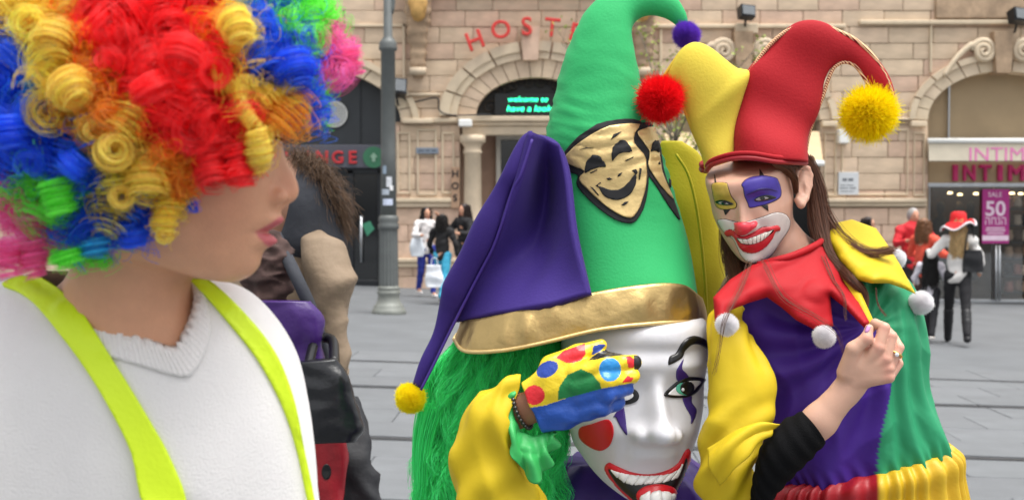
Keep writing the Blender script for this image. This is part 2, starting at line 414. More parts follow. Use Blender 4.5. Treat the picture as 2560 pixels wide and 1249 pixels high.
for cx in (1860, 2510):
    bpart('keystone', M_(extr([(cx - 18, 182), (cx - 24, 78), (cx + 24, 78), (cx + 18, 182)], YW - .26, YW + .2), False), M_weather)
    for s in (-1, 1):                               # carved volutes beside the keystone
        c = (cx + s * 50, 128); pts = []
        for t in np.linspace(0, 1, 60):
            a = t * 4.6 * math.pi; rr = 26 * (1 - t) + 3
            pts.append(P(c[0] + s * rr * math.cos(a), c[1] - rr * math.sin(a), YW - .13 - .1 * t))
        tail = [P(cx + s * 150, 190, YW - .12), P(cx + s * 125, 152, YW - .12), P(cx + s * 95, 122, YW - .12), P(cx + s * 72, 106, YW - .13)]
        bpart('volute', M_(tube(np.vstack([spline(np.array(tail), 14), np.array(pts)]), [.05, .075, .07, .06, .05, .03], 8)), M_trim)
# cornice, string courses, sills, panels
for x0, y0, x1, y1, yf in ((985, 495, 1148, 506, YW - .14), (985, 506, 1148, 518, YW - .09), (985, 645, 1148, 656, YW - .12), (985, 656, 1148, 668, YW - .08),
                           (2052, 495, 2318, 506, YW - .14), (2052, 506, 2318, 516, YW - .08), (1060, 294, 1148, 306, YW - .13), (1005, 296, 1082, 308, YW - .2),
                           (2096, 294, 2284, 300, YW - .12), (2056, 302, 2096, 316, YW - .16), (2278, 302, 2319, 316, YW - .16), (1530, 300, 1600, 312, YW - .12),
                           (1010, 232, 1100, 240, YW - .1), (1150, 303, 1500, 314, YW - .2), (1156, 314, 1500, 338, YW - .13), (1142, 290, 1502, 303, YW - .28),
                           (1560, 60, 2115, 70, YW - .12), (2150, 50, 2640, 61, YW - .12), (1838, 58, 1896, 84, YW - .16),
                           (980, -60, 1640, -40, YW - .3), (1085, -38, 1560, -8, YW - .12), (2340, -30, 2640, 46, YW - .1)):
    bpart('moulding', pbox(x0, y0, x1, y1, yf, YW + .1, .02), M_weather if (x0 > 2300 and y0 < 60) else M_trim)
for x0, y0, x1, y1 in ((992, 330, 1026, 485), (1042, 322, 1092, 488), (1104, 330, 1136, 485), (2060, 330, 2092, 490), (2284, 330, 2314, 490), (2104, 322, 2272, 488)):
    w = 5
    for q in ((x0, y0, x1, y0 + w), (x0, y1 - w, x1, y1), (x0, y0 + w, x0 + w, y1 - w), (x1 - w, y0 + w, x1, y1 - w)):
        bpart('panel_trim', pbox(*q, YW - .045, YW + .1, .01), M_trim)
# slim framing strips on the upper wall
for q in ((1006, 60, 1013, 232), (880, 60, 1013, 67), (1648, 72, 1656, 300), (2325, 60, 2332, 180)): bpart('panel_trim', pbox(*q, YW - .06, YW + .1, .01), M_trim)
# carved consoles
def console(px):
    c = thing_part('console_bracket')
    L = [(px - 32, -60, YW - .3), (px - 33, 10, YW - .34), (px - 28, 50, YW - .25), (px - 22, 110, YW - .2), (px - 17, 165, YW - .16), (px - 12, 195, YW - .12)]
    Rr = [(px + 32, -60, YW - .3), (px + 33, 10, YW - .34), (px + 28, 50, YW - .25), (px + 22, 110, YW - .2), (px + 17, 165, YW - .16), (px + 12, 195, YW - .12)]
    me = loft('c', L, Rr, YW, lambda s: .9, 40, 20, 3.5, disp=lambda S, T, O: .012 * snoise(O, .12, 3) + .02 * np.sin(S * 60))
    o = bpart('console_bracket', me, M_weather)
    for q in (182, 200): pass
    bpart('console_scroll', M_(tube([P(px - 20, 178, YW - .3), P(px + 20, 178, YW - .3)], [.09, .1, .09], 12)), M_trim, o)
    # carved animal head
    hp = P(px, 22, YW - .55); V, F = lathe([(.02, -.28), (.1, -.25), (.15, -.16), (.2, 0), (.24, .12), (.2, .24), (.1, .32), (.01, .34)], hp, 18)
    V = V + np.stack([snoise(V, .1, 5) * .025, -.06 * np.exp(-((V[:, 2] - hp[2] + .1) / .1) ** 2) + snoise(V, .08, 9) * .02, V[:, 2] * 0], 1)
    bpart('carved_head', M_((V, F)), mat('ochre_stone', '#c39a5c', .9, var=.3, vscale=7, bump=.6, bscale=25), o)
def thing_part(n): return None
console(1045); console(1608)
# hostel doorway: columns, door, ironwork tympanum
for px in (1182, 1498):
    b = P(px, 720, YW - .1); t = P(px, 338, YW - .1); h = t[2] - b[2]
    V, F = lathe([(.27, -.3), (.27, .1), (.24, .12), (.24, .2), (.2, .24), (.205, h * .45), (.185, h - .42), (.215, h - .4), (.215, h - .36), (.19, h - .34), (.19, h - .26), (.25, h - .18), (.29, h - .16), (.29, h - .001)], b, 28)
    bpart('column', M_((V, F)), M_trim)
bpart('door_recess', pbox(1150, 290, 1530, 800, YW + .95, YW + 1.1, .01), mat('recess_stone', '#a98a76', .9, var=.2, vscale=3))
d = bpart('door', pbox(1240, 335, 1420, 720, YW + .8, YW + .93, .01), mat('white_door_frame', '#cfc8bb', .5, var=.05))
for q in ((1252, 350, 1296, 500), (1306, 350, 1352, 500), (1362, 350, 1410, 500), (1252, 520, 1330, 700), (1340, 520, 1410, 700)): bpart('pane', pbox(*q, YW + .785, YW + .82, .005), M_glassd, d)
tym = bpart('tympanum', M_(extr(core_outline(1) + [(1490, 291), (1190, 291)], YW + .3, YW + .36), False), mat('tympanum_dark', '#1c1a18', .5, var=.2))
M_iron = mat('wrought_iron', '#3a352f', .45, .4, var=.2)
for k, (cx, cy, r0, s) in enumerate([(1225, 268, 17, 1), (1248, 232, 17, -1), (1285, 214, 15, 1), (1320, 208, 13, -1), (1352, 208, 13, 1), (1388, 213, 15, -1), (1425, 232, 17, 1), (1455, 268, 17, -1), (1270, 222, 8, 1), (1405, 222, 8, -1)]):
    pts = [P(cx + s * (r0 * (1 - t) + 2) * math.cos(t * 9), cy - (r0 * (1 - t) + 2) * math.sin(t * 9), YW + .24) for t in np.linspace(0, .93, 40)]
    bpart('iron_scroll', M_(tube(np.array(pts), .022, 6)), M_iron, tym)
# small yellow bulb and white box lamp at the capital
bpart('white_box_lamp', pbox(1146, 298, 1180, 316, YW - .5, YW - .3, .02), M_white)
# exchange shopfront
sf = bpart('shopfront_panel', M_(extr([(436, 722)] + core_outline(0) + [(987, 722)], YW + .45, YW + .6), False), M_dark)
for q in ((560, 160, 563, 360), (700, 160, 703, 360), (900, 190, 903, 360)): bpart('panel_joint', pbox(*q, YW + .43, YW + .46, .003), M_frame, sf)
for q in ((712, 425, 724, 715), (868, 425, 884, 715), (944, 425, 960, 715), (712, 420, 985, 434), (712, 700, 985, 718), (968, 425, 985, 715)): bpart('door_frame', pbox(*q, YW + .33, YW + .44, .01), M_frame, sf)
for q in ((724, 434, 868, 700), (884, 434, 944, 700)): bpart('door_glass', pbox(*q, YW + .4, YW + .43, .005), M_glassd, sf)
bpart('door_handle', M_(tube([P(903, 540, YW + .27), P(903, 655, YW + .27)], .035, 10)), M_steel, sf)
bpart('door_sticker', M_(extr([(905, 560), (925, 552), (936, 572), (918, 590)], YW + .395, YW + .4), False), mat('green_sticker', '#3f8d6e', .6), sf)
for q in ((735, 480, 770, 510), (780, 520, 860, 560), (740, 580, 860, 600)): bpart('window_notice', pbox(*q, YW + .393, YW + .4, .002), mat('notice_dark', '#3c4651', .6, var=.3, vscale=5), sf)
# right shop: blind in the arch, window, interior
bpart('arch_blind', M_(extr(core_outline(3) + [(2700, 346), (2320, 346)], YW + .4, YW + .44), False), M_blind)
bpart('arch_blind', M_(extr(core_outline(2) + [(2050, 346), (1670, 346)], YW + .4, YW + .44), False), M_blind)
for q in ((2370, 190, 2376, 346), (2020, 210, 2026, 346), (2320, 457, 2700, 467), (2320, 467, 2326, 750), (2482, 467, 2486, 750), (2320, 748, 2700, 756)): bpart('window_bar', pbox(*q, YW + .3, YW + .36, .006), M_steel)
bpart('shop_fascia', pbox(2320, 404, 2700, 458, YW + .34, YW + .4, .01), mat('fascia_beige', '#a58d6c', .6, var=.15, vscale=1.5))
M_in = mat('shop_interior', '#6d5740', .8, var=.35, vscale=1.6)
bpart('shop_interior', pbox(2300, 404, 2720, 800, YW + 2.1, YW + 2.3, .01), M_in)
bpart('shop_ceiling', pbox(2300, 440, 2720, 458, YW + .45, YW + 2.1, .01), mat('shop_ceiling', '#b59f80', .8))
M_glow = mat('shop_lamp', '#fff0d0', .5, emit='#ffdca0', estr=6)
for px in (2375, 2400, 2440, 2472, 2530, 2552): bpart('spot_lamp', M_(lathe([(.05, 0), (.06, .02), (.04, .04)], P(px, 482 + (px % 7), YW + 1.2 + (px % 5) * .12), 10)), M_glow)
shelf_cols = ['#8a6a50', '#c6a58a', '#1d1a1a', '#a86f62', '#d7c3ae', '#5b463a']
Mg = [mat('garment', c, .8, var=.2) for c in shelf_cols]
g = thing('display_rack', 'rack of folded brown and cream garments behind the glass shop window', 'display', P(2545, 750, YW + 1.2))
for i in range(6):
    link('shelf', pbox(2512, 520 + i * 42, 2600, 524 + i * 42, YW + 1.0, YW + 1.5, .005), M_frame, g)
    for j in range(4):
        c = P(2522 + j * 21, 505 + i * 42 + rnd.uniform(-3, 3), YW + 1.15)
        V, F = lathe([(.03, -.13), (.09, -.12), (.1, -.03), (.07, .06), (.085, .11), (.02, .13)], c, 12); V[:, 0] = c[0] + (V[:, 0] - c[0]) * 1.1
        link('garment', M_((V + np.stack([snoise(V, .06, i * 9 + j)] * 3, 1) * .012, F)), Mg[rnd.randrange(6)], g)
for px, c, dl in ((2350, '#3a3633', 'grey display dummy beside the stone jamb of the shop'), (2425, '#22201f', 'black display dummy next to the sale poster'), (2396, '#574a40', 'brown display dummy between a grey and a black one')):
    q = P(px, 700, YW + 1.3); V, F = lathe([(.16, 0), (.17, .3), (.14, .7), (.17, .95), (.2, 1.25), (.19, 1.4), (.07, 1.5), (.06, 1.56), (.1, 1.66), (.1, 1.78), (.04, 1.86)], q, 16)
    V[:, 1] = q[1] + (V[:, 1] - q[1]) * .6
    link('shop_dummy', M_((V, F)), mat('dummy', c, .7, var=.3, vscale=5), label=dl, cat='dummy', group='display dummies in the shop window')
Mgl = bpy.data.materials.new('shop_glass'); Mgl.use_nodes = True; nt = Mgl.node_tree; nt.nodes.clear()
tr = nt.nodes.new('ShaderNodeBsdfTransparent'); tr.inputs[0].default_value = (.8, .82, .82, 1); gl = nt.nodes.new('ShaderNodeBsdfGlossy'); gl.inputs['Roughness'].default_value = .03
ms = nt.nodes.new('ShaderNodeMixShader'); ms.inputs[0].default_value = .16; mo = nt.nodes.new('ShaderNodeOutputMaterial')
nt.links.new(tr.outputs[0], ms.inputs[1]); nt.links.new(gl.outputs[0], ms.inputs[2]); nt.links.new(ms.outputs[0], mo.inputs[0])
bpart('window_glass', pbox(2326, 467, 2482, 748, YW + .32, YW + .34, .002), Mgl)
hd = bpart('glass_door', pbox(2486, 467, 2560, 748, YW + .32, YW + .34, .002), Mgl)
for px in (2490, 2499): bpart('door_handle', M_(tube([P(px, 612, YW + .22), P(px, 752, YW + .22)], .022, 10)), M_steel, hd)

# ------------------------------------------------------------------ signs and fittings on the building
hs_ = thing('hostel_sign', 'red metal letters reading HOSTEL curved above the stone arch', 'sign', P(1320, 120, YW - .2))
for ch, px, py, tl in (('H', 1187, 101, 20), ('O', 1252, 74, 11), ('S', 1317, 66, 2), ('T', 1380, 69, -6), ('E', 1440, 82, -14), ('L', 1500, 108, -22)):
    text_at('letter', ch, px, py, YW - .3, 46, M_red, hs_, tilt=R(tl), ext=.06, bold=.018)
led = thing('led_sign', 'black led board with green text reading welcome to have a look', 'sign', P(1330, 288, YW + .1))
link('sign_case', pbox(1236, 233, 1446, 289, YW + .08, YW + .2, .01), mat('led_case', '#0d0f0f', .4), led)
M_led = mat('green_led', '#30e0a0', .5, emit='#2cf0a4', estr=2.2)
text_at('led_text', 'welcome to', 1320, 248, YW + .07, 13, M_led, led, width=100, ext=.006, shear=.22)
text_at('led_text', 'have a look !', 1330, 271, YW + .07, 15, M_led, led, width=122, ext=.006, shear=.22)
ex = thing('exchange_sign', 'grey fascia board with red letters reading CHANGE above the dark doors', 'sign', P(830, 418, YW + .3))
link('sign_board', pbox(640, 362, 985, 420, YW + .18, YW + .4, .015), mat('slate_board', '#4c4d57', .5, var=.1), ex)
for ch, px in zip('CHANGE', (685, 727, 769, 805, 844, 882)): text_at('letter', ch, px, 393, YW + .15, 32, mat('dull_red', '#b5282e', .5), ex, ext=.03, bold=.03)
lg = link('round_logo', M_(( lambda q: (np.array([(q[0] + .24 * math.cos(t), q[1], q[2] + .24 * math.sin(t)) for t in np.linspace(0, 6.283, 25)[:-1]] + [(q[0] + .24 * math.cos(t), q[1] + .04, q[2] + .24 * math.sin(t)) for t in np.linspace(0, 6.283, 25)[:-1]]), [tuple(range(24))] + [(i, (i + 1) % 24, (i + 1) % 24 + 24, i + 24) for i in range(24)]))(P(934, 393, YW + .15)), False), mat('logo_green', '#2f6b4c', .5), ex)
link('logo_mark', M_(extr([(934, 381), (944, 393), (938, 393), (938, 404), (930, 404), (930, 393), (924, 393)], YW + .13, YW + .148), False), mat('logo_pale', '#7fa08a', .5), ex)
fan = thing('wall_fan', 'round white mesh vent disc on the dark shopfront panel', 'vent', P(835, 285, YW + .4))
fc = P(835, 285, YW + .36)
V, F = lathe([(.01, .0), (.27, 0), (.3, .03), (.3, .1), (.01, .1)], (0, 0, 0), 32); V = np.stack([V[:, 0] + fc[0], -V[:, 2] + fc[1] + .1, V[:, 1] + fc[2]], 1); link('disc', M_((V, F), False), M_white, fan)
for k in np.linspace(-.24, .24, 9):
    h = math.sqrt(.28 ** 2 - k * k)
    link('mesh_bar', M_(tube([fc + (k, -.01, -h), fc + (k, -.01, h)], .008, 5)), mat('bar_grey', '#9a9c9c', .5), fan); link('mesh_bar', M_(tube([fc + (-h, -.015, k), fc + (h, -.015, k)], .008, 5)), mat('bar_grey2', '#9a9c9c', .5), fan)
aw = thing('shop_awning', 'cream canvas awning with pink letters reading INTIMA over the shop', 'awning', P(2500, 404, YW - .4))
link('canvas', M_((lambda a, b, c, d: (np.array([*a, *b, *c, *d]).reshape(-1, 3), [(0, 1, 3, 2), (2, 3, 5, 4), (4, 5, 7, 6), (6, 7, 1, 0), (0, 2, 4, 6), (1, 7, 5, 3)]))(
    [P(2322, 402, YW - .5), P(2760, 402, YW - .5)], [P(2322, 360, YW - .5), P(2760, 360, YW - .5)], [P(2318, 347, YW + .05), P(2760, 347, YW + .05)], [P(2322, 398, YW + .05), P(2760, 398, YW + .05)]), False), M_cream, aw)
link('awning_rail', M_(tube([P(2320, 352, YW - .5), P(2760, 352, YW - .5)], .06, 10)), M_white, aw)
text_at('letter', 'INTIMA', 2512, 385, YW - .505, 33, mat('pink_print', '#e07fb4', .6), aw, width=176, ext=.004)
il = thing('shop_sign', 'magenta raised letters reading INTIMA on the beige shop fascia', 'sign', P(2480, 458, YW + .3))
for ch, px in zip('INTIMA', (2388, 2423, 2463, 2500, 2540, 2590)): text_at('letter', ch, px, 432, YW + .3, 40, M_mag, il, ext=.05, bold=.035, width=(13 if ch == 'I' else 40 if ch == 'M' else 31))
po = thing('sale_poster', 'magenta poster reading SALE 50 hung on the shop glass', 'poster', P(2490, 608, YW + .26))
link('sheet', pbox(2455, 473, 2524, 608, YW + .24, YW + .26, .004), mat('poster_magenta', '#a8267d', .6, var=.06), po)
M_pw = mat('poster_white', '#e9cfe0', .6)
for body, px, py, h, w in (('SALE', 2488, 486, 12, 34), ('50', 2489, 521, 38, 50), ('החנה', 2489, 552, 18, 52)):
    text_at('poster_text', body, px, py, YW + .235, h, M_pw, po, width=w, ext=.003, bold=.02 if h > 30 else 0)
for py, w in ((568, 46), (574, 50), (581, 42)): link('small_print', pbox(2489 - w / 2, py, 2489 + w / 2, py + 3, YW + .234, YW + .238, .002), M_pw, po)
link('poster_strip', pbox(2456, 588, 2522, 601, YW + .234, YW + .238, .002), M_pw, po)
nt_ = thing('notice_plate', 'white notice plate with grey writing fixed to the stone wall', 'notice', P(2121, 486, YW))
link('plate', pbox(2096, 430, 2147, 487, YW - .06, YW + .02, .006), mat('plate_white', '#c9cccf', .5, var=.06), nt_)
M_grey = mat('print_grey', '#6c7076', .6)
for px, py, h, w in ((2112, 449, 7, 11), (2127, 449, 7, 13), (2108, 463, 2, 15), (2126, 463, 2, 17), (2110, 470, 3, 20), (2132, 470, 3, 16), (2118, 478, 2, 34)): link('faint_print', pbox(px - w / 2, py - h / 2, px + w / 2, py + h / 2, YW - .064, YW - .058, .001), M_grey, nt_)
ss = thing('street_sign', 'small blue grey street name plate on the stone pilaster', 'sign', P(1067, 384, YW))
link('plate', pbox(1040, 369, 1096, 384, YW - .07, YW + .02, .006), mat('plate_blue', '#7d8794', .5, var=.1), ss)
M_ink = mat('plate_ink', '#565f6b', .6)
for x0, x1 in ((1046, 1060), (1064, 1074), (1078, 1090)): link('faint_print', pbox(x0, 374, x1, 379, YW - .074, YW - .068, .001), M_ink, ss)
link('white_junction_box', pbox(2098, 322, 2126, 358, YW - .25, YW + .02, .02), M_white, label='small white electrical box fixed to the pale stone wall', cat='box')
vs = thing('side_sign', 'narrow dark board with stacked letters beside the hostel doorway', 'sign', P(1138, 520, YW - .2))
link('board', pbox(1128, 418, 1149, 520, YW - .15, YW - .1, .008), mat('board_tan', '#a9896f', .7), vs)
for ch, py in (('H', 434), ('O', 464), ('S', 494)): text_at('letter', ch, 1138, py, YW - .155, 18, M_frame, vs, ext=.01, bold=.02)
def flood(px, py, s, lab, Y=YW - .35):
    f = thing('floodlight', lab, 'floodlight', P(px, py, Y)); c = P(px, py, Y)
    V, F = boxvf((-.19, -.16, -.14), (.19, .12, .16)); V[:4, 1] *= .8; rot = Matrix.Rotation(R(-18), 3, 'X') @ Matrix.Rotation(R(14), 3, 'Z')
    V = np.array([rot @ Vector(v) for v in V]) * s + c; link('housing', M_((V, F), False), M_frame, f)
    V, F = boxvf((-.16, -.175, -.11), (.16, -.16, .13)); V = np.array([rot @ Vector(v) for v in V]) * s + c; link('lens', M_((V, F), False), mat('lens_grey', '#6b6f72', .15), f)
    link('arm', M_(tube([c + (0, .05, -.1 * s), c + (.02, .2, -.28 * s), c + (.02, .37, -.3 * s)], .025, 6)), M_frame, f)
flood(990, 222, 1.15, 'black floodlight bracketed beside the pale arch of the exchange shop')
flood(1865, 34, .9, 'black floodlight high on the wall above the beige awning')
flood(2545, 44, 1.0, 'black floodlight fixed above the arch of the lingerie shop')
ca = thing('wall_cable', 'thin dark cable looping across the stone beside the hostel arch', 'cable', P(1100, 260, YW - .1))
link('cable', M_(tube(PP([(1000, 240, YW - .05), (1030, 255, YW - .06), (1092, 245, YW - .2), (1098, 275, YW - .2), (1130, 288, YW - .3), (1230, 286, YW - .3)]), .018, 6, 40)), M_frame, ca)
a2 = thing('plain_awning', 'plain beige awning over the middle shopfront between the pilasters', 'awning', P(1860, 415, YW - .9))
link('canvas', M_((lambda q: (np.array(q), [(0, 1, 3, 2), (2, 3, 5, 4), (4, 5, 7, 6), (6, 7, 1, 0), (0, 2, 4, 6), (1, 7, 5, 3)]))(
    [P(1662, 404, YW - 1.2), P(2058, 404, YW - 1.2), P(1662, 332, YW - .1), P(2048, 328, YW - .1), P(1662, 332, YW), P(2048, 328, YW), P(1662, 404, YW), P(2058, 404, YW)]), False), M_awn, a2)
link('awning_rail', M_(tube([P(1660, 408, YW - 1.2), P(2060, 408, YW - 1.2)], .06, 10)), M_white, a2)
bpart('shop_interior', pbox(1670, 346, 2050, 760, YW + .5, YW + .6, .01), M_glassd)

# ------------------------------------------------------------------ street lamp
lb = P(972, 780, 20.0); lb[2] = gz(lb[0])
lamp = thing('street_lamp', 'tall grey fluted iron lamp post with stickers on its shaft', 'street lamp', lb)
M_post = mat('grey_post_paint', '#606463', .5, .1, var=.12, vscale=6, bump=.15, bscale=30)
M_base = mat('post_base_paint', '#7d807a', .55, .1, var=.15, vscale=6, bump=.2, bscale=30)
k = 1 / 150.0
def zz(py): return P(972, py, 20.0)[2] - lb[2]
link('base', M_(lathe([(.29, -.05), (.285, .03), (.27, .07), (.25, .085), (.25, .12), (.225, .14), (.19, .2), (.175, .3), (.195, .33), (.195, .36), (.17, .375), (.185, .40), (.185, .43), (.165, .45)], lb, 40)), M_base, lamp)
prof = [(.16, .45), (.158, .47), (.15, zz(575))]; m = 64; a = np.linspace(0, 2 * np.pi, m, endpoint=False)
zs = np.linspace(.44, zz(572), 6); V = np.array([(lb[0] + (.155 - .012 * i / 5 + .011 * math.cos(t * 16)) * math.cos(t), lb[1] + (.155 - .012 * i / 5 + .011 * math.cos(t * 16)) * math.sin(t), lb[2] + z) for i, z in enumerate(zs) for t in a])
link('fluted_shaft', M_((V, [tuple(f) for f in grid_faces(6, m, False, True)])), M_post, lamp)
link('ring_collar', M_(lathe([(.15, zz(574)), (.175, zz(572)), (.175, zz(562)), (.155, zz(556)), (.17, zz(550)), (.165, zz(543)), (.14, zz(538))], lb, 32)), M_post, lamp)
link('shaft', M_(lathe([(.135, zz(540)), (.125, zz(380)), (.118, zz(128)), (.15, zz(126)), (.155, zz(120)), (.145, zz(114)), (.15, zz(108)), (.12, zz(102)), (.075, zz(92)), (.07, zz(-300)), (.02, zz(-310))], lb, 28)), M_post, lamp)
link('lamp_arm', M_(tube([P(978, 35, 20), P(983, 10, 20.0), P(986, -60, 20.0), P(1020, -220, 20), P(1100, -250, 20)], .035, 8, 24)), M_post, lamp)
for py, dx, w, h, c in ((425, -8, 10, 20, '#8fa0b0'), (455, 4, 14, 26, '#c8cbd0'), (480, -6, 20, 14, '#a9b2bd'), (505, 0, 26, 16, '#c2cbe0'), (470, 10, 9, 12, '#e0e0e0')):
    q = P(964 + dx, py, 20); rr = .14; V = []
    for i in range(5):
        for z in (-h / 2 * k, h / 2 * k):
            ang = -math.pi / 2 + (dx + (i / 4 - .5) * w) * k / rr; V.append((lb[0] + rr * math.cos(ang), lb[1] + rr * math.sin(ang), q[2] + z))
    link('sticker', M_((np.array(V), [(2 * i, 2 * i + 2, 2 * i + 3, 2 * i + 1) for i in range(4)])), mat('sticker', c, .5, var=.3, vscale=30), lamp)

# ------------------------------------------------------------------ young street tree behind the hats
tr_ = thing('young_tree', 'slender young tree with thin branches and sparse spring leaves', 'tree', (2.85, 21, gz(2.85)))
tb = np.array((2.85, 21.0, gz(2.85)))
parts = [tube([tb, tb + (.05, 0, 1.2), tb + (-.03, .05, 2.4), tb + (.02, 0, 3.3)], [.06, .05, .045, .03], 8, 14)]
leafV = []; leafF = []
def leaf(p, sz):
    u = np.array([rnd.gauss(0, 1) for _ in range(3)]); u /= np.linalg.norm(u); v = np.cross(u, [rnd.gauss(0, 1) for _ in range(3)]); v /= np.linalg.norm(v); n = len(leafV)
    leafV.extend([p, p + u * sz * .5 + v * sz * .28, p + u * sz, p + u * sz * .5 - v * sz * .28]); leafF.append((n, n + 1, n + 2, n + 3))
for i in range(22):
    z0 = rnd.uniform(1.6, 3.3); b0 = tb + (0, 0, z0); an = rnd.uniform(0, 6.283); ln = rnd.uniform(.9, 2.3) ; up = rnd.uniform(.5, 1.3)
    d = np.array((math.cos(an) , math.sin(an) * .7, 0)); pts = [b0, b0 + d * ln * .35 + (0, 0, up * ln * .4), b0 + d * ln * .7 + (0, 0, up * ln * .8), b0 + d * ln + (rnd.uniform(-.2, .2), 0, up * ln)]
    parts.append(tube(pts, [.022, .014, .006], 5, 10)); sp = spline(np.array(pts), 20)
    for j in range(6, 20):
        if rnd.random() < .75:
            e = sp[j] + np.array([rnd.gauss(0, .12) for _ in range(3)]) + (0, 0, .1)
            parts.append(tube([sp[j], (sp[j] + e) / 2 + (0, 0, .03), e], [.005, .003], 4))
            for _ in range(7): leaf(e + np.array([rnd.gauss(0, .07) for _ in range(3)]), rnd.uniform(.05, .095))
link('trunk', M_(joinm(parts)), mat('grey_bark', '#6f675a', .9, var=.2), tr_)
cr = link('crown', mesh('leaves', np.array(leafV), np.array(leafF), False), mat('spring_leaf', '#8a9a3c', .6, var=.25, vscale=4), tr_); cr['kind'] = 'stuff'
# ================================================================== helpers: implicit bodies, hair, decals
def nets(f, lo, h):
    """surface nets of f<0; f sampled on a grid from lo with step h"""
    s = f < 0; c = sum(s[i:i + f.shape[0] - 1, j:j + f.shape[1] - 1, k:k + f.shape[2] - 1].astype(np.int8) for i in (0, 1) for j in (0, 1) for k in (0, 1))
    act = np.argwhere((c > 0) & (c < 8)); idx = -np.ones(c.shape, np.int64); idx[tuple(act.T)] = np.arange(len(act))
    cor = np.array([(i, j, k) for i in (0, 1) for j in (0, 1) for k in (0, 1)])
    val = np.stack([f[tuple((act + q).T)] for q in cor], 1)
    acc = np.zeros((len(act), 3)); cnt = np.zeros(len(act))
    for a in range(8):
        for b in range(a + 1, 8):
            if np.abs(cor[a] - cor[b]).sum() != 1: continue
            m = (val[:, a] < 0) != (val[:, b] < 0); t = val[m, a] / (val[m, a] - val[m, b])
            acc[m] += cor[a] + t[:, None] * (cor[b] - cor[a]); cnt[m] += 1
    V = (act + acc / cnt[:, None]) * h + np.asarray(lo); F = []
    for ax in range(3):
        o = [q for q in range(3) if q != ax]
        a = [slice(None)] * 3; b = [slice(None)] * 3; a[ax] = slice(0, -1); b[ax] = slice(1, None)
        for q in o: a[q] = slice(1, -1); b[q] = slice(1, -1)
        A, B = s[tuple(a)], s[tuple(b)]; e = np.argwhere(A != B)
        if not len(e): continue
        inside = A[tuple(e.T)]
        for q in o: e[:, q] += 1
        d = np.zeros((4, 3), int); d[1, o[0]] = -1; d[2, o[0]] = -1; d[2, o[1]] = -1; d[3, o[1]] = -1
        q4 = np.stack([idx[tuple((e + dd).T)] for dd in d], 1); flip = inside if ax != 1 else ~inside
        q4[~flip] = q4[~flip][:, ::-1]; F.append(q4)
    return V, np.concatenate(F)
def smooth(V, F, it=2, w=.5):
    e = np.concatenate([F[:, [0, 1]], F[:, [1, 2]], F[:, [2, 3]], F[:, [3, 0]]]); e = np.concatenate([e, e[:, ::-1]])
    n = np.bincount(e[:, 0], minlength=len(V))[:, None] + 1e-9
    for _ in range(it):
        S = np.stack([np.bincount(e[:, 0], V[e[:, 1], k], len(V)) for k in range(3)], 1); V = V + w * (S / n - V)
    return V
def smin(a, b, k):
    h = np.clip(.5 + .5 * (b - a) / k, 0, 1); return b + (a - b) * h - k * h * (1 - h)
def smax(a, b, k): return -smin(-a, -b, k)
def s_ell(p, c, r, rot=None):
    q = p - np.asarray(c, np.float32)
    if rot is not None: q = q @ np.asarray(rot, np.float32)      # columns = local axes
    r = np.asarray(r, np.float32); k = np.sqrt(((q / r) ** 2).sum(-1)); return (k - 1) * r.min() * np.where(k > 1, 1, 1)
def s_cone(p, a, b, ra, rb, sc=None):
    """tapered capsule"""
    a = np.asarray(a, np.float32); b = np.asarray(b, np.float32); d = b - a; q = p - a; t = np.clip((q @ d) / (d @ d + 1e-12), 0, 1)
    v = q - t[..., None] * d
    if sc is not None: v = v * np.asarray(sc, np.float32)
    return np.sqrt((v * v).sum(-1)) - (ra + (rb - ra) * t)
def chain(p, pts, rad, k=.0, sc=None):
    d = None
    for i in range(len(pts) - 1):
        e = s_cone(p, pts[i], pts[i + 1], rad[i], rad[i + 1], sc); d = e if d is None else (smin(d, e, k) if k else np.minimum(d, e))
    return d
def implicit(name, fn, lo, hi, h, sm=2, col=None):
    lo = np.asarray(lo, float) - 2 * h; hi = np.asarray(hi, float) + 2 * h
    ax = [np.arange(lo[i], hi[i] + h, h, dtype=np.float32) for i in range(3)]
    p = np.stack(np.meshgrid(*ax, indexing='ij'), -1); f = fn(p).astype(np.float32)
    f[0] = f[-1] = 1; f[:, 0] = f[:, -1] = 1; f[:, :, 0] = f[:, :, -1] = 1
    V, F = nets(f, lo, h); V = smooth(V, F, sm); me = mesh(name, V, F); fix_normals(me)
    if col is not None: setcol(me, col(getv(me), getn(me)))
    return me
def inpoly(pts, poly):
    poly = np.asarray(poly, float); x, y = pts[:, 0], pts[:, 1]; r = np.zeros(len(pts), bool); n = len(poly)
    for i in range(n):
        (x1, y1), (x2, y2) = poly[i], poly[(i + 1) % n]
        m = ((y1 > y) != (y2 > y)) & (x < (x2 - x1) * (y - y1) / (y2 - y1 + 1e-12) + x1); r ^= m
    return r
def edged(pts, poly):
    poly = np.asarray(poly, float); d = np.full(len(pts), 1e9)
    for a, b in zip(poly, np.roll(poly, -1, 0)):
        e = b - a; t = np.clip(((pts - a) @ e) / (e @ e + 1e-12), 0, 1); d = np.minimum(d, np.linalg.norm(pts - a - t[:, None] * e, axis=1))
    return d
def cspl(poly, n=60):
    """closed smooth outline"""
    p = np.asarray(poly, float); k = len(p); q = np.vstack([p[-1:], p, p[:2]]); out = []
    per = max(2, n // k)
    for i in range(k):
        a, b, c, d = q[i:i + 4]
        for t in np.linspace(0, 1, per, endpoint=False):
            out.append(.5 * (2 * b + (c - a) * t + (2 * a - 5 * b + 4 * c - d) * t * t + (3 * b - a - 3 * c + d) * t ** 3))
    return np.array(out)
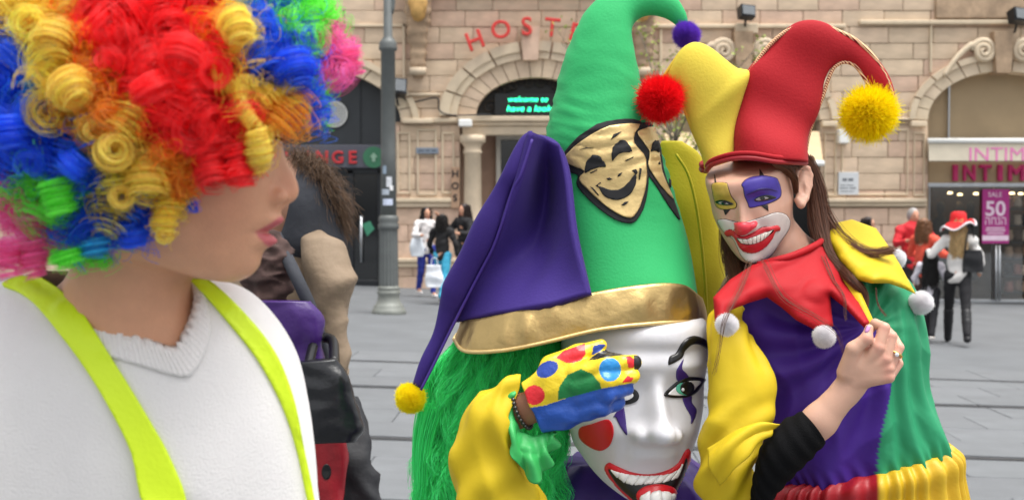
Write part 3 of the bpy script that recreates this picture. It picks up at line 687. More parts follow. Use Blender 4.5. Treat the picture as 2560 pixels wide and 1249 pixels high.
def bvh_of(*mes):
    V = []; F = []; n = 0
    for me in mes:
        v = getv(me); V += [Vector(q) for q in v.astype(float)]; F += [tuple(i + n for i in q.vertices) for q in me.polygons]; n = len(V)
    return BVHTree.FromPolygons(V, F)
def decal(name, outline, bvh, m, parent, off=.001, dome=0.0, domew=6.0, step=4.0, thick=.0015, smooth_line=True, far=6.0, relax=0, **kw):
    """a thin patch with its own thickness lying on a surface, its outline measured in the photograph"""
    o = cspl(outline) if smooth_line else np.asarray(outline, float)
    lo, hi = o.min(0), o.max(0); gx, gy = np.meshgrid(np.arange(lo[0], hi[0], step), np.arange(lo[1], hi[1], step))
    g = np.stack([gx.ravel(), gy.ravel()], 1); g = g[inpoly(g, o)]
    if len(g): g = g[edged(g, o) > step * .4]
    pts = np.vstack([o, g]); n = len(o)
    res = delaunay_2d_cdt([Vector(q) for q in pts], [(i, (i + 1) % n) for i in range(n)], [], 1, 1e-4)
    vs, fs = np.array([tuple(v) for v in res[0]]), res[2]
    d = edged(vs, o); W = []; N = []
    for (x, y) in vs:
        a, b = ray(x, y); loc, nor, _, _ = bvh.ray_cast(a, b, far)
        if loc is None: W.append(None); N.append(None); continue
        if nor.dot(b) > 0: nor = -nor
        W.append(np.array(loc)); N.append(np.array(nor))
    ok = [i for i in range(len(vs)) if W[i] is not None]
    if not ok: print('decal missed', name); return None
    okset = set(ok); fs = [f for f in fs if all(i in okset for i in f)]
    for i in range(len(vs)):
        if W[i] is None: W[i] = W[ok[0]]; N[i] = N[ok[0]]
    W = np.array(W); N = np.array(N); t = np.clip(d / domew, 0, 1)
    if relax:
        rt = list(range(len(vs)))
        def find(i):
            while rt[i] != i: rt[i] = rt[rt[i]]; i = rt[i]
            return i
        for f in fs:
            for i in f[1:]: rt[find(i)] = find(f[0])
        from collections import Counter
        top_ = Counter(find(f[0]) for f in fs).most_common(1)[0][0]; fs = [f for f in fs if find(f[0]) == top_]
    if relax:                                            # a ribbon bridges small dips of what it lies on
        cam_ = np.array((0, 0, CAMZ)); dist = np.linalg.norm(W - cam_, axis=1); dr = (W - cam_) / dist[:, None]; e = np.array([(f[i], f[(i + 1) % 3]) for f in fs for i in range(3)]); e = np.concatenate([e, e[:, ::-1]])
        cnt = np.bincount(e[:, 0], minlength=len(W)) + 1e-9; d0 = dist.copy()
        for _ in range(relax): dist = np.minimum(.5 * dist + .5 * np.bincount(e[:, 0], dist[e[:, 1]], len(W)) / cnt, d0)
        W = cam_ + dr * dist[:, None]
        for _ in range(8): N = N + np.stack([np.bincount(e[:, 0], N[e[:, 1], k], len(W)) for k in range(3)], 1) / cnt[:, None]; N /= np.linalg.norm(N, axis=1, keepdims=True)
    # even out the normals a little
    H = off + dome * np.sqrt(1 - (1 - t) ** 2); A = W + N * H[:, None]; B = W + N * (H - thick)[:, None] if dome == 0 else W - N * .001
    k = len(vs); F = [tuple(f) for f in fs] + [tuple(q + k for q in f[::-1]) for f in fs]
    from collections import Counter
    ec = Counter(tuple(sorted((f[i], f[(i + 1) % 3]))) for f in fs for i in range(3))
    F += [(a, b, b + k, a + k) for (a, b), c in ec.items() if c == 1]
    me = mesh(name, np.vstack([A, B]), F); fix_normals(me)
    return link(name, me, m, parent, **kw)
def hair(name, S, r0, r1, cols, m, parent, **kw):
    """S: list of arrays (n, k, 3) of strands; cols: matching arrays (n, 3)"""
    hc = bpy.data.hair_curves.new(name); sizes = []; pos = []; rad = []; cc = []
    for s, c in zip(S, cols):
        n, k = s.shape[:2]; sizes += [k] * n; pos.append(s.reshape(-1, 3)); rad.append(np.tile(np.linspace(r0, r1, k), n)); cc.append(np.broadcast_to(c, (n, 3)))
    hc.add_curves(sizes); pos = np.concatenate(pos).astype(np.float32); rad = np.concatenate(rad).astype(np.float32); cc = np.concatenate(cc).astype(np.float32)
    hc.attributes['position'].data.foreach_set('vector', pos.ravel())
    a = hc.attributes.get('radius') or hc.attributes.new('radius', 'FLOAT', 'POINT'); a.data.foreach_set('value', rad)
    a = hc.attributes.new('hcol', 'FLOAT_COLOR', 'CURVE'); q = np.ones((len(cc), 4), np.float32); q[:, :3] = cc; a.data.foreach_set('color', q.ravel())
    hc.materials.append(m); return link(name, hc, None, parent, **kw)
def hairmat(name, rough=.45, spec=.5, trans=.25):
    m = bpy.data.materials.new(name); m.use_nodes = True; nt = m.node_tree; b = nt.nodes['Principled BSDF']; b.inputs['Roughness'].default_value = rough
    b.inputs['Specular IOR Level'].default_value = spec
    a = nt.nodes.new('ShaderNodeAttribute'); a.attribute_name = 'hcol'; nt.links.new(a.outputs['Color'], b.inputs['Base Color'])
    t = nt.nodes.new('ShaderNodeBsdfTranslucent'); nt.links.new(a.outputs['Color'], t.inputs[0]); x = nt.nodes.new('ShaderNodeMixShader'); x.inputs[0].default_value = trans
    o = nt.nodes['Material Output']; nt.links.new(b.outputs[0], x.inputs[1]); nt.links.new(t.outputs[0], x.inputs[2]); nt.links.new(x.outputs[0], o.inputs[0]); return m
M_hair = hairmat('hair_fibre'); M_wool = hairmat('wool_fibre', .8, .2, .5); M_gloss = hairmat('synthetic_curl', .35, .5, .45)
def jitter(c, n, v=.12, seed=0):
    g = np.random.default_rng(seed); c = np.asarray(c[:3]); return np.clip(c * (1 + g.normal(0, v, (n, 1))), 0, 1)
def pompom(name, px, py, Y, rpx, col, parent, n=2600, seed=1, fuzz=.3, **kw):
    n *= 8
    """ball of wool: a core with cut yarn standing out of it"""
    c = P(px, py, Y); r = rpx * Y / FPX; g = np.random.default_rng(seed); d = g.normal(size=(n, 3)); d /= np.linalg.norm(d, axis=1, keepdims=True)
    bump = 1 + .04 * snoise(d, .5, seed) + g.normal(0, .022, n); bend = g.normal(0, 1, (n, 3)) * r * fuzz * .5
    k = np.linspace(0, 1, 5)[None, :, None]; S = c + d[:, None] * r * (.6 + .4 * k) * bump[:, None, None] + bend[:, None] * k ** 2
    V = d[:500]; core = implicit(name + '_core', lambda p: s_ell(p, c, (r * .8,) * 3), c - r, c + r, r / 9)
    setcol(core, np.tile(lin(col)[:3], (len(core.vertices), 1)))
    o = link(name, core, mat(name + '_core', col, .9), parent, **kw)
    hair('fluff', [S], r * .008, r * .006, [jitter(lin(col), n, .1, seed)], M_wool, o); return o
def crease(O, sc, seed, st=(1, 1, 1)):
    """sharp-ridged cloth creases, -1..1"""
    return 1 - 2 * np.minimum(np.abs(snoise(O * np.array(st), sc, seed)), 1)
def fold(seed, amp, freq, dirx=1.0, diry=0.0):
    g = np.random.default_rng(seed); ph = g.uniform(0, 6.28, 4)
    def f(S, T, O):
        u = (T * dirx + S * diry) * freq + .6 * np.sin(S * 5 + ph[0]) + .4 * np.sin(T * 7 + ph[1])
        return amp * (np.sin(u) + .5 * np.sin(2.3 * u + ph[2]) * np.sin(S * 6 + ph[3]))
    return f
# ------------------------------------------------------------------ heads: one implicit form for all faces (millimetres: F forward, L sideways, U up from the eye line)
def table(tb, smooth_mm=3.0):
    u = np.array([q[0] for q in tb], float); o = np.argsort(u); u = u[o]; v = np.array([q[1] for q in tb], float)[o]
    x = np.arange(u[0] - 20, u[-1] + 20, .5); y = np.interp(x, u, v); k = np.exp(-.5 * (np.arange(-24, 25) * .5 / smooth_mm) ** 2); k /= k.sum()
    return x, np.convolve(np.pad(y, 24, mode='edge'), k, 'valid')
FRONT = [(125, 5), (116, 30), (100, 58), (80, 76), (60, 87), (40, 92), (22, 94), (8, 90), (0, 88), (-20, 88), (-40, 88), (-52, 88), (-68, 88), (-82, 87), (-95, 88), (-104, 87), (-112, 80), (-120, 70)]
WIDTH = [(125, 6), (116, 30), (100, 52), (80, 64), (50, 71), (20, 70), (0, 68), (-25, 68), (-50, 62), (-70, 55), (-90, 45), (-104, 34), (-114, 24), (-125, 16)]
BACK = [(125, 6), (116, 35), (100, 65), (80, 85), (50, 98), (20, 98), (0, 95), (-30, 85), (-60, 70), (-90, 50), (-120, 40)]
NOSE = [(14, 0), (6, 3), (-6, 9), (-20, 17), (-32, 25), (-38, 28), (-43, 25), (-48, 12), (-53, 3), (-58, 0)]
def head_field(F, L, U, front=FRONT, width=WIDTH, back=BACK, nose=NOSE, nose_w=((10, 7), (-10, 7.5), (-25, 9), (-38, 12), (-50, 14)), bumps=(), pw=2.3, jaw=((-30, -70), (10, -82), (40, -100), (70, -112), (90, -114)), neck=True):
    fx = np.interp(U, *table(front, 3.0)); wx = np.interp(U, *table(width, 4.0)); bx = np.interp(U, *table(back, 4.0)); nz = np.interp(U, *table(nose, 1.5)); nw = np.interp(U, *table(nose_w, 2))
    fe = fx + nz * np.exp(-np.abs(L / nw) ** 2.4)
    for l0, u0, sl, su, amp in bumps:
        for sg in ((1, -1) if l0 else (1,)): fe = fe + amp * np.exp(-((L - sg * l0) / sl) ** 2 - ((U - u0) / su) ** 2)
    fe = np.maximum(fe, 4); wx = np.maximum(wx, 4)
    d = np.where(F > 0, ((np.maximum(F, 0) / fe) ** pw + (np.abs(L) / wx) ** pw) ** (1 / pw), np.sqrt((F / np.maximum(bx, 4)) ** 2 + (L / wx) ** 2))
    g = (d - 1) * np.minimum(fe, wx + 20)
    jl = np.interp(F, *zip(*jaw)); return smax(g, (jl - U) * .9, 9)

def patch(name, outline, m, parent, bulge=.006, bw=30.0, step=7.0, thick=.002, ripple=None, **kw):
    """a piece of cloth: its outline in the photograph with a depth at every corner, belly between"""
    ol = np.asarray(outline, float); o = []
    for a, b in zip(ol, np.roll(ol, -1, 0)):
        k = max(1, int(np.linalg.norm((b - a)[:2]) / step))
        for t in np.arange(k) / k: o.append(a + (b - a) * t)
    o = np.array(o); q = o[:, :2]; lo, hi = q.min(0), q.max(0); gx, gy = np.meshgrid(np.arange(lo[0], hi[0], step), np.arange(lo[1], hi[1], step))
    g = np.stack([gx.ravel(), gy.ravel()], 1); g = g[inpoly(g, q)]; g = g[edged(g, q) > step * .45]; n = len(q)
    res = delaunay_2d_cdt([Vector(v) for v in np.vstack([q, g])], [(i, (i + 1) % n) for i in range(n)], [], 1, 1e-4)
    vs = np.array([tuple(v) for v in res[0]]); fs = res[2]
    D = ((vs[:, None] - q[None]) ** 2).sum(-1) + 1e-3; w = D ** -1.5; Y = (w * o[:, 2]).sum(1) / w.sum(1); d = edged(vs, q)
    Y = Y - bulge * np.sqrt(1 - (1 - np.clip(d / bw, 0, 1)) ** 2)
    if ripple is not None: Y = Y + ripple(vs)
    A = np.array([P(v[0], v[1], y) for v, y in zip(vs, Y)]); B = A + np.array((0, thick, 0)); k = len(vs)
    from collections import Counter
    ec = Counter(tuple(sorted((f[i], f[(i + 1) % 3]))) for f in fs for i in range(3))
    F = [tuple(f) for f in fs] + [tuple(i + k for i in f[::-1]) for f in fs] + [(a, b, b + k, a + k) for (a, b), c in ec.items() if c == 1]
    me = mesh(name, np.vstack([A, B]), F); fix_normals(me); return link(name, me, m, parent, **kw)
def locks(guides, seed=0, k=26):
    """hair bundles: each guide = (points (px,py,Y), radii in metres along it, strand count)"""
    g = np.random.default_rng(seed); out = []
    for pts, rad, n in guides:
        c = spline(PP(pts), k); r = np.interp(np.linspace(0, 1, k), np.linspace(0, 1, len(rad)), rad); d = g.normal(size=(n, 3)); d *= (g.random((n, 1)) ** .4) / np.linalg.norm(d, axis=1, keepdims=True)
        t = np.linspace(0, 1, k); ph = g.uniform(0, 6.28, (n, 1, 3)); wv = .0016 * np.sin(t[None, :, None] * g.uniform(8, 16, (n, 1, 1)) + ph) * t[None, :, None]
        cl = g.integers(0, 9, n); cd = g.normal(0, .35, (9, 3)); dd = d * .7 + cd[cl] * .5
        out.append(c[None] + dd[:, None] * r[None, :, None] + wv)
    return out
# ================================================================== PERSON IN THE GIANT JESTER HEAD
def frame(yaw, pitch, roll):
    y, p, r = R(yaw), R(pitch), R(roll)
    F = np.array((math.sin(y) * math.cos(p), -math.cos(y) * math.cos(p), -math.sin(p))); L = np.array((math.cos(y), math.sin(y), 0)); U = np.cross(F, L)
    L, U = L * math.cos(r) - U * math.sin(r), U * math.cos(r) + L * math.sin(r); return F, L, U
def Z(pts, ox, oy, s): return [(ox + a / s, oy + b / s) for a, b in pts]
def foam(name, col, rough=.75, var=.05): return mat(name, col, rough, var=var, vscale=9, bump=.09, bscale=210, sheen=.04, spec=.3)
M_green = foam('green_foam_cloth', '#2fa963'); M_purple = foam('purple_foam_cloth', '#33206e'); M_yfoam = foam('olive_yellow_foam', '#ada01c'); M_gold = mat('gold_foil', '#c4a871', .42, 1.0, var=.1, vscale=14, bump=.16, bscale=60)
M_goldm = mat('gold_leather', '#dcc085', .45, .6, var=.08, vscale=30, bump=.1, bscale=170)
M_blackf = mat('black_felt', '#17171a', .8, var=.1); M_maskw = mat('white_gloss_paint', '#d0cfd3', .46, var=.05, vscale=9, coat=.12, bump=.04, bscale=90, spec=.5)
M_bpaint = mat('black_paint', '#0e0e10', .35, var=.05); M_rpaint = mat('red_paint', '#cc1422', .35, var=.06); M_ppaint = mat('purple_paint', '#3b2470', .4, var=.25, vscale=30)
M_ysat = mat('yellow_satin', '#cdb11c', .62, var=.05, vscale=6, bump=.12, bscale=30, spec=.3); M_gsat = mat('green_satin', '#36a956', .5, var=.06, bump=.1, bscale=90)
M_psat = mat('purple_satin', '#3c1b78', .45, var=.08, vscale=7, bump=.1, bscale=80)
ms = thing('person', 'person in a giant white jester head with green purple hat and spotted glove', 'person', (P(1580, 1249, 2.2)[0], 2.25, gz(.4)))
# --- the painted head
F1, L1, U1 = frame(10, 0, 2); S1 = 1.78e-3; C1 = P(1642, 972, 1.985) - F1 * 88 * S1
big = [(a, b * 1.28) for a, b in NOSE]
B1 = [(31, 1, 17, 11, -9), (31, 0, 12, 8, 8), (33, 20, 22, 7, 4), (40, -42, 19, 18, 9), (0, -78, 30, 11, -6), (0, -62, 26, 6, 3), (0, -103, 15, 9, 8), (27, -62, 5, 12, -3), (0, 52, 40, 18, 5), (0, 36, 60, 6, -3)]
def f_mask(p):
    q = (p - C1.astype(np.float32)) / S1; a, l, u = q @ F1.astype(np.float32), q @ L1.astype(np.float32), q @ U1.astype(np.float32)
    g = head_field(a, l, u, nose=big, bumps=B1, nose_w=((10, 7), (-10, 8), (-25, 10), (-38, 14), (-50, 15)))
    loc = np.stack([a, l, u], -1)
    for s in (-1, 1): g = smin(g, s_ell(loc, (94, s * 15, -42), (13, 9, 8)), 8)
    g = smin(g, s_ell(loc, (112, 0, -38), (13, 12, 10)), 6); g = smax(g, u - 62 - .06 * l, 12)
    return g * S1
me = implicit('mask_face', f_mask, C1 - .235, C1 + .235, .0032, 2)
mask = link('mask_face', me, M_maskw, ms); bv = bvh_of(me)
z4 = lambda q: Z(q, 1260, 820, 2.9115)
def ell(cx, cy, rx, ry, n=20, rot=0): return [(cx + rx * math.cos(t) * math.cos(rot) - ry * math.sin(t) * math.sin(rot), cy + rx * math.cos(t) * math.sin(rot) + ry * math.sin(t) * math.cos(rot)) for t in np.linspace(0, 6.2832, n, endpoint=False)]
def mdec(nm, q, m, off, par_=None, **kw): return decal(nm, z4(q), bv, m, par_ or mask, off, **kw)
mdec('eyebrow', [(1195, 262), (1205, 205), (1250, 180), (1290, 110), (1340, 65), (1400, 56), (1470, 88), (1484, 160), (1430, 122), (1370, 118), (1320, 160), (1300, 210), (1260, 240), (1215, 262)], M_bpaint, .001, dome=.003, domew=5)
mdec('painted_tear', [(1305, 225), (1295, 290), (1330, 330), (1340, 362), (1265, 382), (1252, 320), (1275, 270)], M_ppaint, .0012)
mdec('painted_tear', [(1300, 502), (1360, 488), (1365, 540), (1398, 590), (1390, 640), (1362, 695), (1358, 640), (1320, 570)], M_ppaint, .0012)
e = mdec('eye', [(1163, 480), (1200, 435), (1270, 380), (1350, 353), (1455, 363), (1445, 400), (1400, 462), (1340, 497), (1260, 507), (1190, 500)], M_bpaint, .0022, dome=.001)
M_eyew = mat('eye_white', '#e6e4e6', .2, coat=.5, var=.02)
mdec('eye_white', [(1184, 478), (1218, 443), (1280, 398), (1350, 376), (1420, 381), (1388, 424), (1345, 468), (1270, 486), (1205, 485)], M_eyew, .0042, e)
mdec('iris', ell(1302, 434, 60, 47), mat('teal_iris', '#4fb496', .2, coat=.5), .0052, e); mdec('pupil', ell(1318, 428, 46, 50), M_bpaint, .0062, e); mdec('glint', ell(1288, 441, 10, 11, 10), M_eyew, .0072, e)
e = mdec('eye', [(745, 520), (815, 455), (900, 428), (962, 450), (984, 492), (965, 530), (900, 553), (820, 550)], M_bpaint, .0022, dome=.001)
mdec('eye_white', [(770, 518), (825, 475), (900, 455), (935, 472), (940, 495), (915, 517), (880, 528), (810, 530)], M_eyew, .0042, e)
mdec('painted_tear', [(800, 640), (860, 560), (878, 600), (890, 700), (895, 775), (850, 720), (815, 650)], M_ppaint, .0012)
mdec('cheek_spot', [(545, 770), (560, 720), (640, 695), (750, 662), (790, 700), (798, 770), (770, 850), (710, 888), (640, 870), (570, 820)], M_rpaint, .0012)
mdec('cheek_spot', [(1442, 620), (1465, 570), (1500, 550), (1530, 600), (1510, 690), (1455, 690)], M_rpaint, .0012)
mo = mdec('mouth', [(735, 1000), (765, 975), (800, 990), (900, 1035), (1000, 1058), (1100, 1055), (1200, 1025), (1270, 975), (1305, 910), (1330, 878), (1352, 885), (1347, 980), (1335, 1080), (1315, 1180), (1280, 1265), (1230, 1320), (1130, 1345), (1000, 1300), (900, 1222), (810, 1132), (750, 1050)], M_rpaint, .001, dome=.005, domew=6)
mdec('mouth_hollow', [(775, 1012), (850, 1050), (950, 1082), (1080, 1087), (1200, 1057), (1275, 1003), (1308, 930), (1314, 960), (1296, 1060), (1268, 1180), (1225, 1262), (1130, 1296), (1010, 1266), (900, 1186), (825, 1106)], M_bpaint, .0065, mo)
M_tooth = mat('tooth_white', '#e9e6e2', .25, coat=.4, var=.03)
up = [(792, 1016), (900, 1057), (1050, 1080), (1180, 1060), (1268, 1006), (1286, 975)]; dn = [(800, 1035), (860, 1090), (935, 1132), (1050, 1137), (1150, 1124), (1250, 1072)]
ua, da = spline(np.array(up, float), 9), spline(np.array(dn, float), 9)
for i in range(8): mdec('tooth', [tuple(ua[i] + (2, 0)), tuple((ua[i] + ua[i + 1]) / 2), tuple(ua[i + 1] - (2, 0)), tuple(da[i + 1] - (3, 0)), tuple((da[i] + da[i + 1]) / 2 + (0, 5)), tuple(da[i] + (3, 0))], M_tooth, .0072, mo, dome=.0025, domew=8)
mdec('tongue', [(975, 1208), (1010, 1165), (1100, 1145), (1200, 1150), (1232, 1172), (1258, 1190), (1225, 1238), (1130, 1262), (1010, 1248)], M_rpaint, .0072, mo, dome=.002)
for i in range(4): x = 1008 + i * 60; mdec('tooth', [(x, 1222 - i * 8), (x + 30, 1205 - i * 6), (x + 57, 1200 - i * 2), (x + 55, 1262 - i * 14), (x + 28, 1275 - i * 12), (x + 4, 1258 - i * 6)], M_tooth, .0095, mo, dome=.0025, domew=8)
# --- hat
def bandpt(u, t, out=0.0):
    """front of the hat band: u across, t from the lower to the upper edge"""
    lo = spline(np.array([(1135, 848), (1163, 877), (1250, 876), (1350, 858), (1500, 823), (1650, 807), (1768, 804)], float), 101); hi = spline(np.array([(1150, 802), (1200, 795), (1300, 775), (1450, 738), (1600, 713), (1705, 710), (1757, 745)], float), 101)
    k = u * 100; a = np.array([np.interp(k, np.arange(101), lo[:, i]) for i in (0, 1)]); b = np.array([np.interp(k, np.arange(101), hi[:, i]) for i in (0, 1)])
    q = a + (b - a) * t; s = 2 * u - 1; Y = 2.17 - (.205 + out - .012 * t) * max(0, 1 - abs(s) ** 2.8) ** (1 / 2.8); return P(q[0], q[1], Y)
BT = []
for th in np.linspace(0, 2 * math.pi, 120, endpoint=False):
    s = -math.cos(th); u = (s + 1) / 2; row = []
    for t in np.linspace(0, 1, 14):
        q = bandpt(u, t, .004 * math.sin(math.pi * t)); 
        if th > math.pi: q = np.array((q[0], 2 * 2.17 - q[1], q[2]))
        row.append(q)
    BT.append(row)
BT = np.array(BT); cen = BT.mean((0, 1)); n_ = BT - cen; n_[..., 2] = 0; n_ /= np.linalg.norm(n_, axis=-1, keepdims=True)
th = np.linspace(0, 2 * np.pi, 120, endpoint=False)[:, None]; tt = np.linspace(0, 1, 14)[None]
w = (.0036 * np.sin(th * 46 + 3 * tt + 2 * np.sin(th * 9)) * np.exp(-((th - 1.25) / .45) ** 2) + .002 * snoise(BT * (1, 1, .35), .012, 4)) * np.sin(np.pi * np.clip(tt, .05, .95)); BT = BT + n_ * w[..., None]
inner = BT - n_ * .012; O = np.concatenate([BT, inner[:, ::-1]], 1)
me = mesh('band', O.reshape(-1, 3), grid_faces(120, 28, True, True)); fix_normals(me)
hat = link('jester_hat', loft('green_horn', [(1398, 765), (1385, 600), (1375, 480), (1366, 340), (1388, 240), (1408, 150), (1432, 80), (1470, 20), (1530, -25), (1610, -40), (1680, -15), (1712, 25), (1722, 62)],
    [(1748, 748), (1738, 700), (1715, 600), (1688, 490), (1660, 400), (1632, 300), (1603, 215), (1580, 130), (1576, 85), (1592, 55), (1625, 42), (1665, 50), (1704, 76)], 2.14,
    lambda s: .82 + .3 * math.exp(-(s / .13) ** 2), 110, 48, 2.1, disp=lambda S, T, O: .0018 * snoise(O, .05, 8) + .0012 * crease(O, .03, 17, (1, 1, 2.2)) * np.exp(-((S - .5) / .22) ** 2) + .0014 * np.sin(O[..., 2] * 260 + 4 * snoise(O, .06, 2)) * np.exp(-((S - .42) / .08) ** 2)), M_green, ms, label='tall green horn of the hat curling over at its tip')
link('hat_band', me, M_gold, hat, label='wide crinkled gold foil band')
lo_edge = np.array([O[i, 0] for i in range(120)]); link('band_piping', M_(tube(np.vstack([lo_edge, lo_edge[:1]]), .0035, 8)), M_goldm, hat)
# dome closing the hat below the horns
ring0 = BT[:, -1] - n_[:, -1] * .014 - (0, 0, .006); dome = [ring0 * (1 - t) + (ring0.mean(0) + (0, 0, .01)) * t for t in np.linspace(0, .8, 8)]
link('hat_crown', gmesh('crown', np.array(dome), True), M_green, hat)
O1 = [(1322, 325, 2.03), (1298, 347, 2.03), (1258, 422, 2.03), (1218, 496, 2.04), (1151, 615, 2.05), (1110, 699, 2.07), (1103, 735, 2.08), (1098, 768, 2.09), (1082, 830, 2.09), (1053, 895, 2.09), (1033, 958, 2.09)]
S1_ = [(1334, 328, 2.03), (1330, 350, 2.03), (1302, 437, 2.03), (1282, 476, 2.04), (1254, 561, 2.05), (1232, 620, 2.06), (1207, 668, 2.07), (1172, 735, 2.08), (1122, 834, 2.09), (1087, 905, 2.09), (1054, 970, 2.09)]
link('purple_horn', loft('purple_horn', O1, S1_, 2.05, .8, 90, 32, 2.0, disp=lambda S, T, O: .0015 * snoise(O, .05, 12)), M_purple, hat, label='purple horn drooping to one side')
G = skin([[(1328, 330, 2.012), (1285, 476, 2.018), (1228, 620, 2.05), (1138, 805, 2.11)], [(1364, 345, 2.05), (1362, 480, 2.12), (1345, 620, 2.10), (1313, 775, 1.985)], [(1400, 362, 2.045), (1419, 440, 2.03), (1443, 600, 1.995), (1480, 737, 1.965)]], 50, 14,
    disp=lambda S, T, O: .002 * snoise(O * (1, 1, .3), .03, 5))
link('purple_panel', sheet('panel', G, .012), M_purple, hat)
seam = np.vstack([PP(S1_)]) - np.array((0, .019, 0)); link('seam_piping', M_(tube(seam[1:], [.0028, .0028], 6, 60)), mat('purple_piping', '#3d2480', .6), hat)
link('yellow_horn', loft('yellow_horn', [(1625, 770), (1640, 600), (1645, 420), (1646, 370), (1652, 352)], [(1812, 800), (1810, 700), (1794, 530), (1770, 430), (1745, 380), (1706, 352)], 2.27, .42, 60, 28, 2.4, disp=lambda S, T, O: .002 * snoise(O, .05, 33)), M_yfoam, hat, label='olive yellow horn behind the green one')
link('yellow_horn_seam', M_(tube(PP([(1768, 800, 2.222), (1762, 690, 2.222), (1745, 540, 2.222), (1722, 440, 2.222), (1690, 385, 2.225)]), .003, 6, 40)), M_yfoam, hat)
hb = [o for o in bpy.data.objects if o.name == 'jester_hat'][0].data; bg_ = bvh_of(hb)
pompom('pompom', 1716, 88, 2.13, 29, '#7a48cc', ms, 2600, 3, .3, label='purple wool pompom')
pompom('pompom', 1026, 994, 2.09, 35, '#ffec20', ms, 2800, 4, .2, label='yellow wool pompom')
# comedy masks on the horn
z3 = lambda q: Z(q, 980, 0, 2.0146)
def edec(nm, q, m, off, par_, **kw): return decal(nm, z3(q), bg_, m, par_, off, **kw)
b2 = edec('mask_backing', [(1215, 690), (1225, 640), (1275, 618), (1330, 628), (1345, 700), (1365, 850), (1400, 960), (1448, 1105), (1400, 1050), (1330, 940), (1290, 880), (1270, 800)], M_blackf, .002, hat, smooth_line=True)
edec('gold_mask', [(1232, 668), (1280, 645), (1325, 650), (1335, 720), (1350, 850), (1378, 930), (1408, 1000), (1360, 950), (1310, 880), (1285, 830), (1292, 770), (1262, 720)], M_goldm, .004, b2)
edec('mask_eye', [(1295, 770), (1305, 725), (1325, 712), (1337, 740), (1337, 775), (1318, 762)], M_blackf, .006, b2)
for q in ([(1330, 830), (1338, 820), (1340, 835)], [(1382, 905), (1392, 915), (1392, 950), (1384, 935)]): edec('mask_line', q, M_blackf, .006, b2, smooth_line=False)
b1 = edec('mask_backing', [(860, 825), (870, 770), (940, 690), (1030, 630), (1130, 603), (1215, 602), (1258, 625), (1240, 665), (1225, 700), (1240, 745), (1280, 790), (1290, 880), (1285, 960), (1265, 1050), (1225, 1115), (1185, 1125), (1120, 1105), (1040, 1050), (960, 970), (930, 920), (940, 880), (870, 860)], M_blackf, .003, hat)
gm = edec('gold_mask', [(876, 810), (890, 775), (960, 710), (1050, 655), (1140, 632), (1240, 632), (1215, 672), (1212, 720), (1245, 762), (1270, 800), (1278, 880), (1268, 960), (1245, 1040), (1215, 1090), (1185, 1098), (1130, 1075), (1055, 1020), (985, 950), (950, 910), (955, 885), (975, 860), (930, 838)], M_goldm, .0055, b1)
for q in ([(978, 868), (985, 810), (1015, 783), (1055, 795), (1078, 838), (1040, 845), (1000, 858)], [(1108, 808), (1110, 750), (1140, 712), (1172, 715), (1200, 765), (1160, 770), (1130, 785)], [(1046, 938), (1100, 958), (1150, 950), (1190, 915), (1220, 876), (1222, 930), (1190, 985), (1140, 1008), (1090, 1000), (1058, 975)]): edec('mask_feature', q, M_blackf, .0075, b1)
for q in ([(950, 755), (985, 738), (1015, 742), (985, 750)], [(1100, 710), (1112, 682), (1150, 668), (1125, 690)], [(1000, 868), (1035, 853), (1035, 858), (1005, 872)], [(1170, 808), (1210, 790), (1208, 796), (1175, 812)], [(1080, 898), (1095, 893), (1112, 903), (1090, 907)], [(1133, 890), (1140, 875), (1157, 868), (1148, 885)],
          [(1003, 940), (1015, 945), (1047, 985), (1040, 985)], [(1028, 935), (1050, 918), (1055, 922), (1040, 930), (1045, 946)], [(1205, 860), (1225, 855), (1232, 870), (1222, 880)], [(1243, 850), (1248, 852), (1242, 905), (1238, 905)], [(1152, 1035), (1170, 1018), (1190, 1016), (1180, 1028), (1165, 1038)]): edec('mask_feature', q, M_blackf, .0075, b1, smooth_line=False)
# --- green fur hair
hb_ = link('hair_base', loft('fur', [(1165, 835), (1110, 930), (1080, 1040), (1072, 1150), (1085, 1300)], [(1405, 835), (1415, 960), (1410, 1100), (1400, 1200), (1400, 1300)], 2.2, .5, 50, 24), mat('green_hair_base', '#138a3c', .9), ms)
g = np.random.default_rng(5); n = 15000; u = g.random(n); dep = g.random(n); v0 = g.random(n) ** 1.2 * .75; k = 14; t = np.linspace(0, 1, k)
Lx = spline(np.array([(1140, 842), (1090, 920), (1062, 1010), (1050, 1110), (1045, 1220), (1050, 1310)], float), 60); Rx = spline(np.array([(1400, 845), (1415, 940), (1415, 1040), (1412, 1140), (1405, 1220), (1400, 1300)], float), 60)
v = v0[:, None] + t[None] * g.uniform(.18, .34, n)[:, None]; v = np.clip(v, 0, 1.02); iu = np.clip(v * 59, 0, 58.99); i0 = iu.astype(int); fr = (iu - i0)[..., None]
A = Lx[i0] * (1 - fr) + Lx[np.minimum(i0 + 1, 59)] * fr; B = Rx[i0] * (1 - fr) + Rx[np.minimum(i0 + 1, 59)] * fr
uu = u[:, None] + (.05 * np.sin(v * 14 + u[:, None] * 9 + 3 * np.sin(u[:, None] * 25)) + .012 * np.sin(v * 40 + u[:, None] * 80)) * (t + .2)
Q = A + (B - A) * uu[..., None]; Yb = 2.2 - .088 * np.sqrt(np.clip(1 - (2 * u - 1) ** 2, 0, 1)) * np.where(dep < .85, 1, -1)
Y = Yb[:, None] - (.004 + .022 * t)[None] * (.4 + g.random(n))[:, None] + .006 * np.sin(v * 20 + u[:, None] * 30)
S = np.stack([(Q[..., 0] - CX) / FPX * Y, Y, CAMZ + (HZ - Q[..., 1]) / FPX * Y], -1)
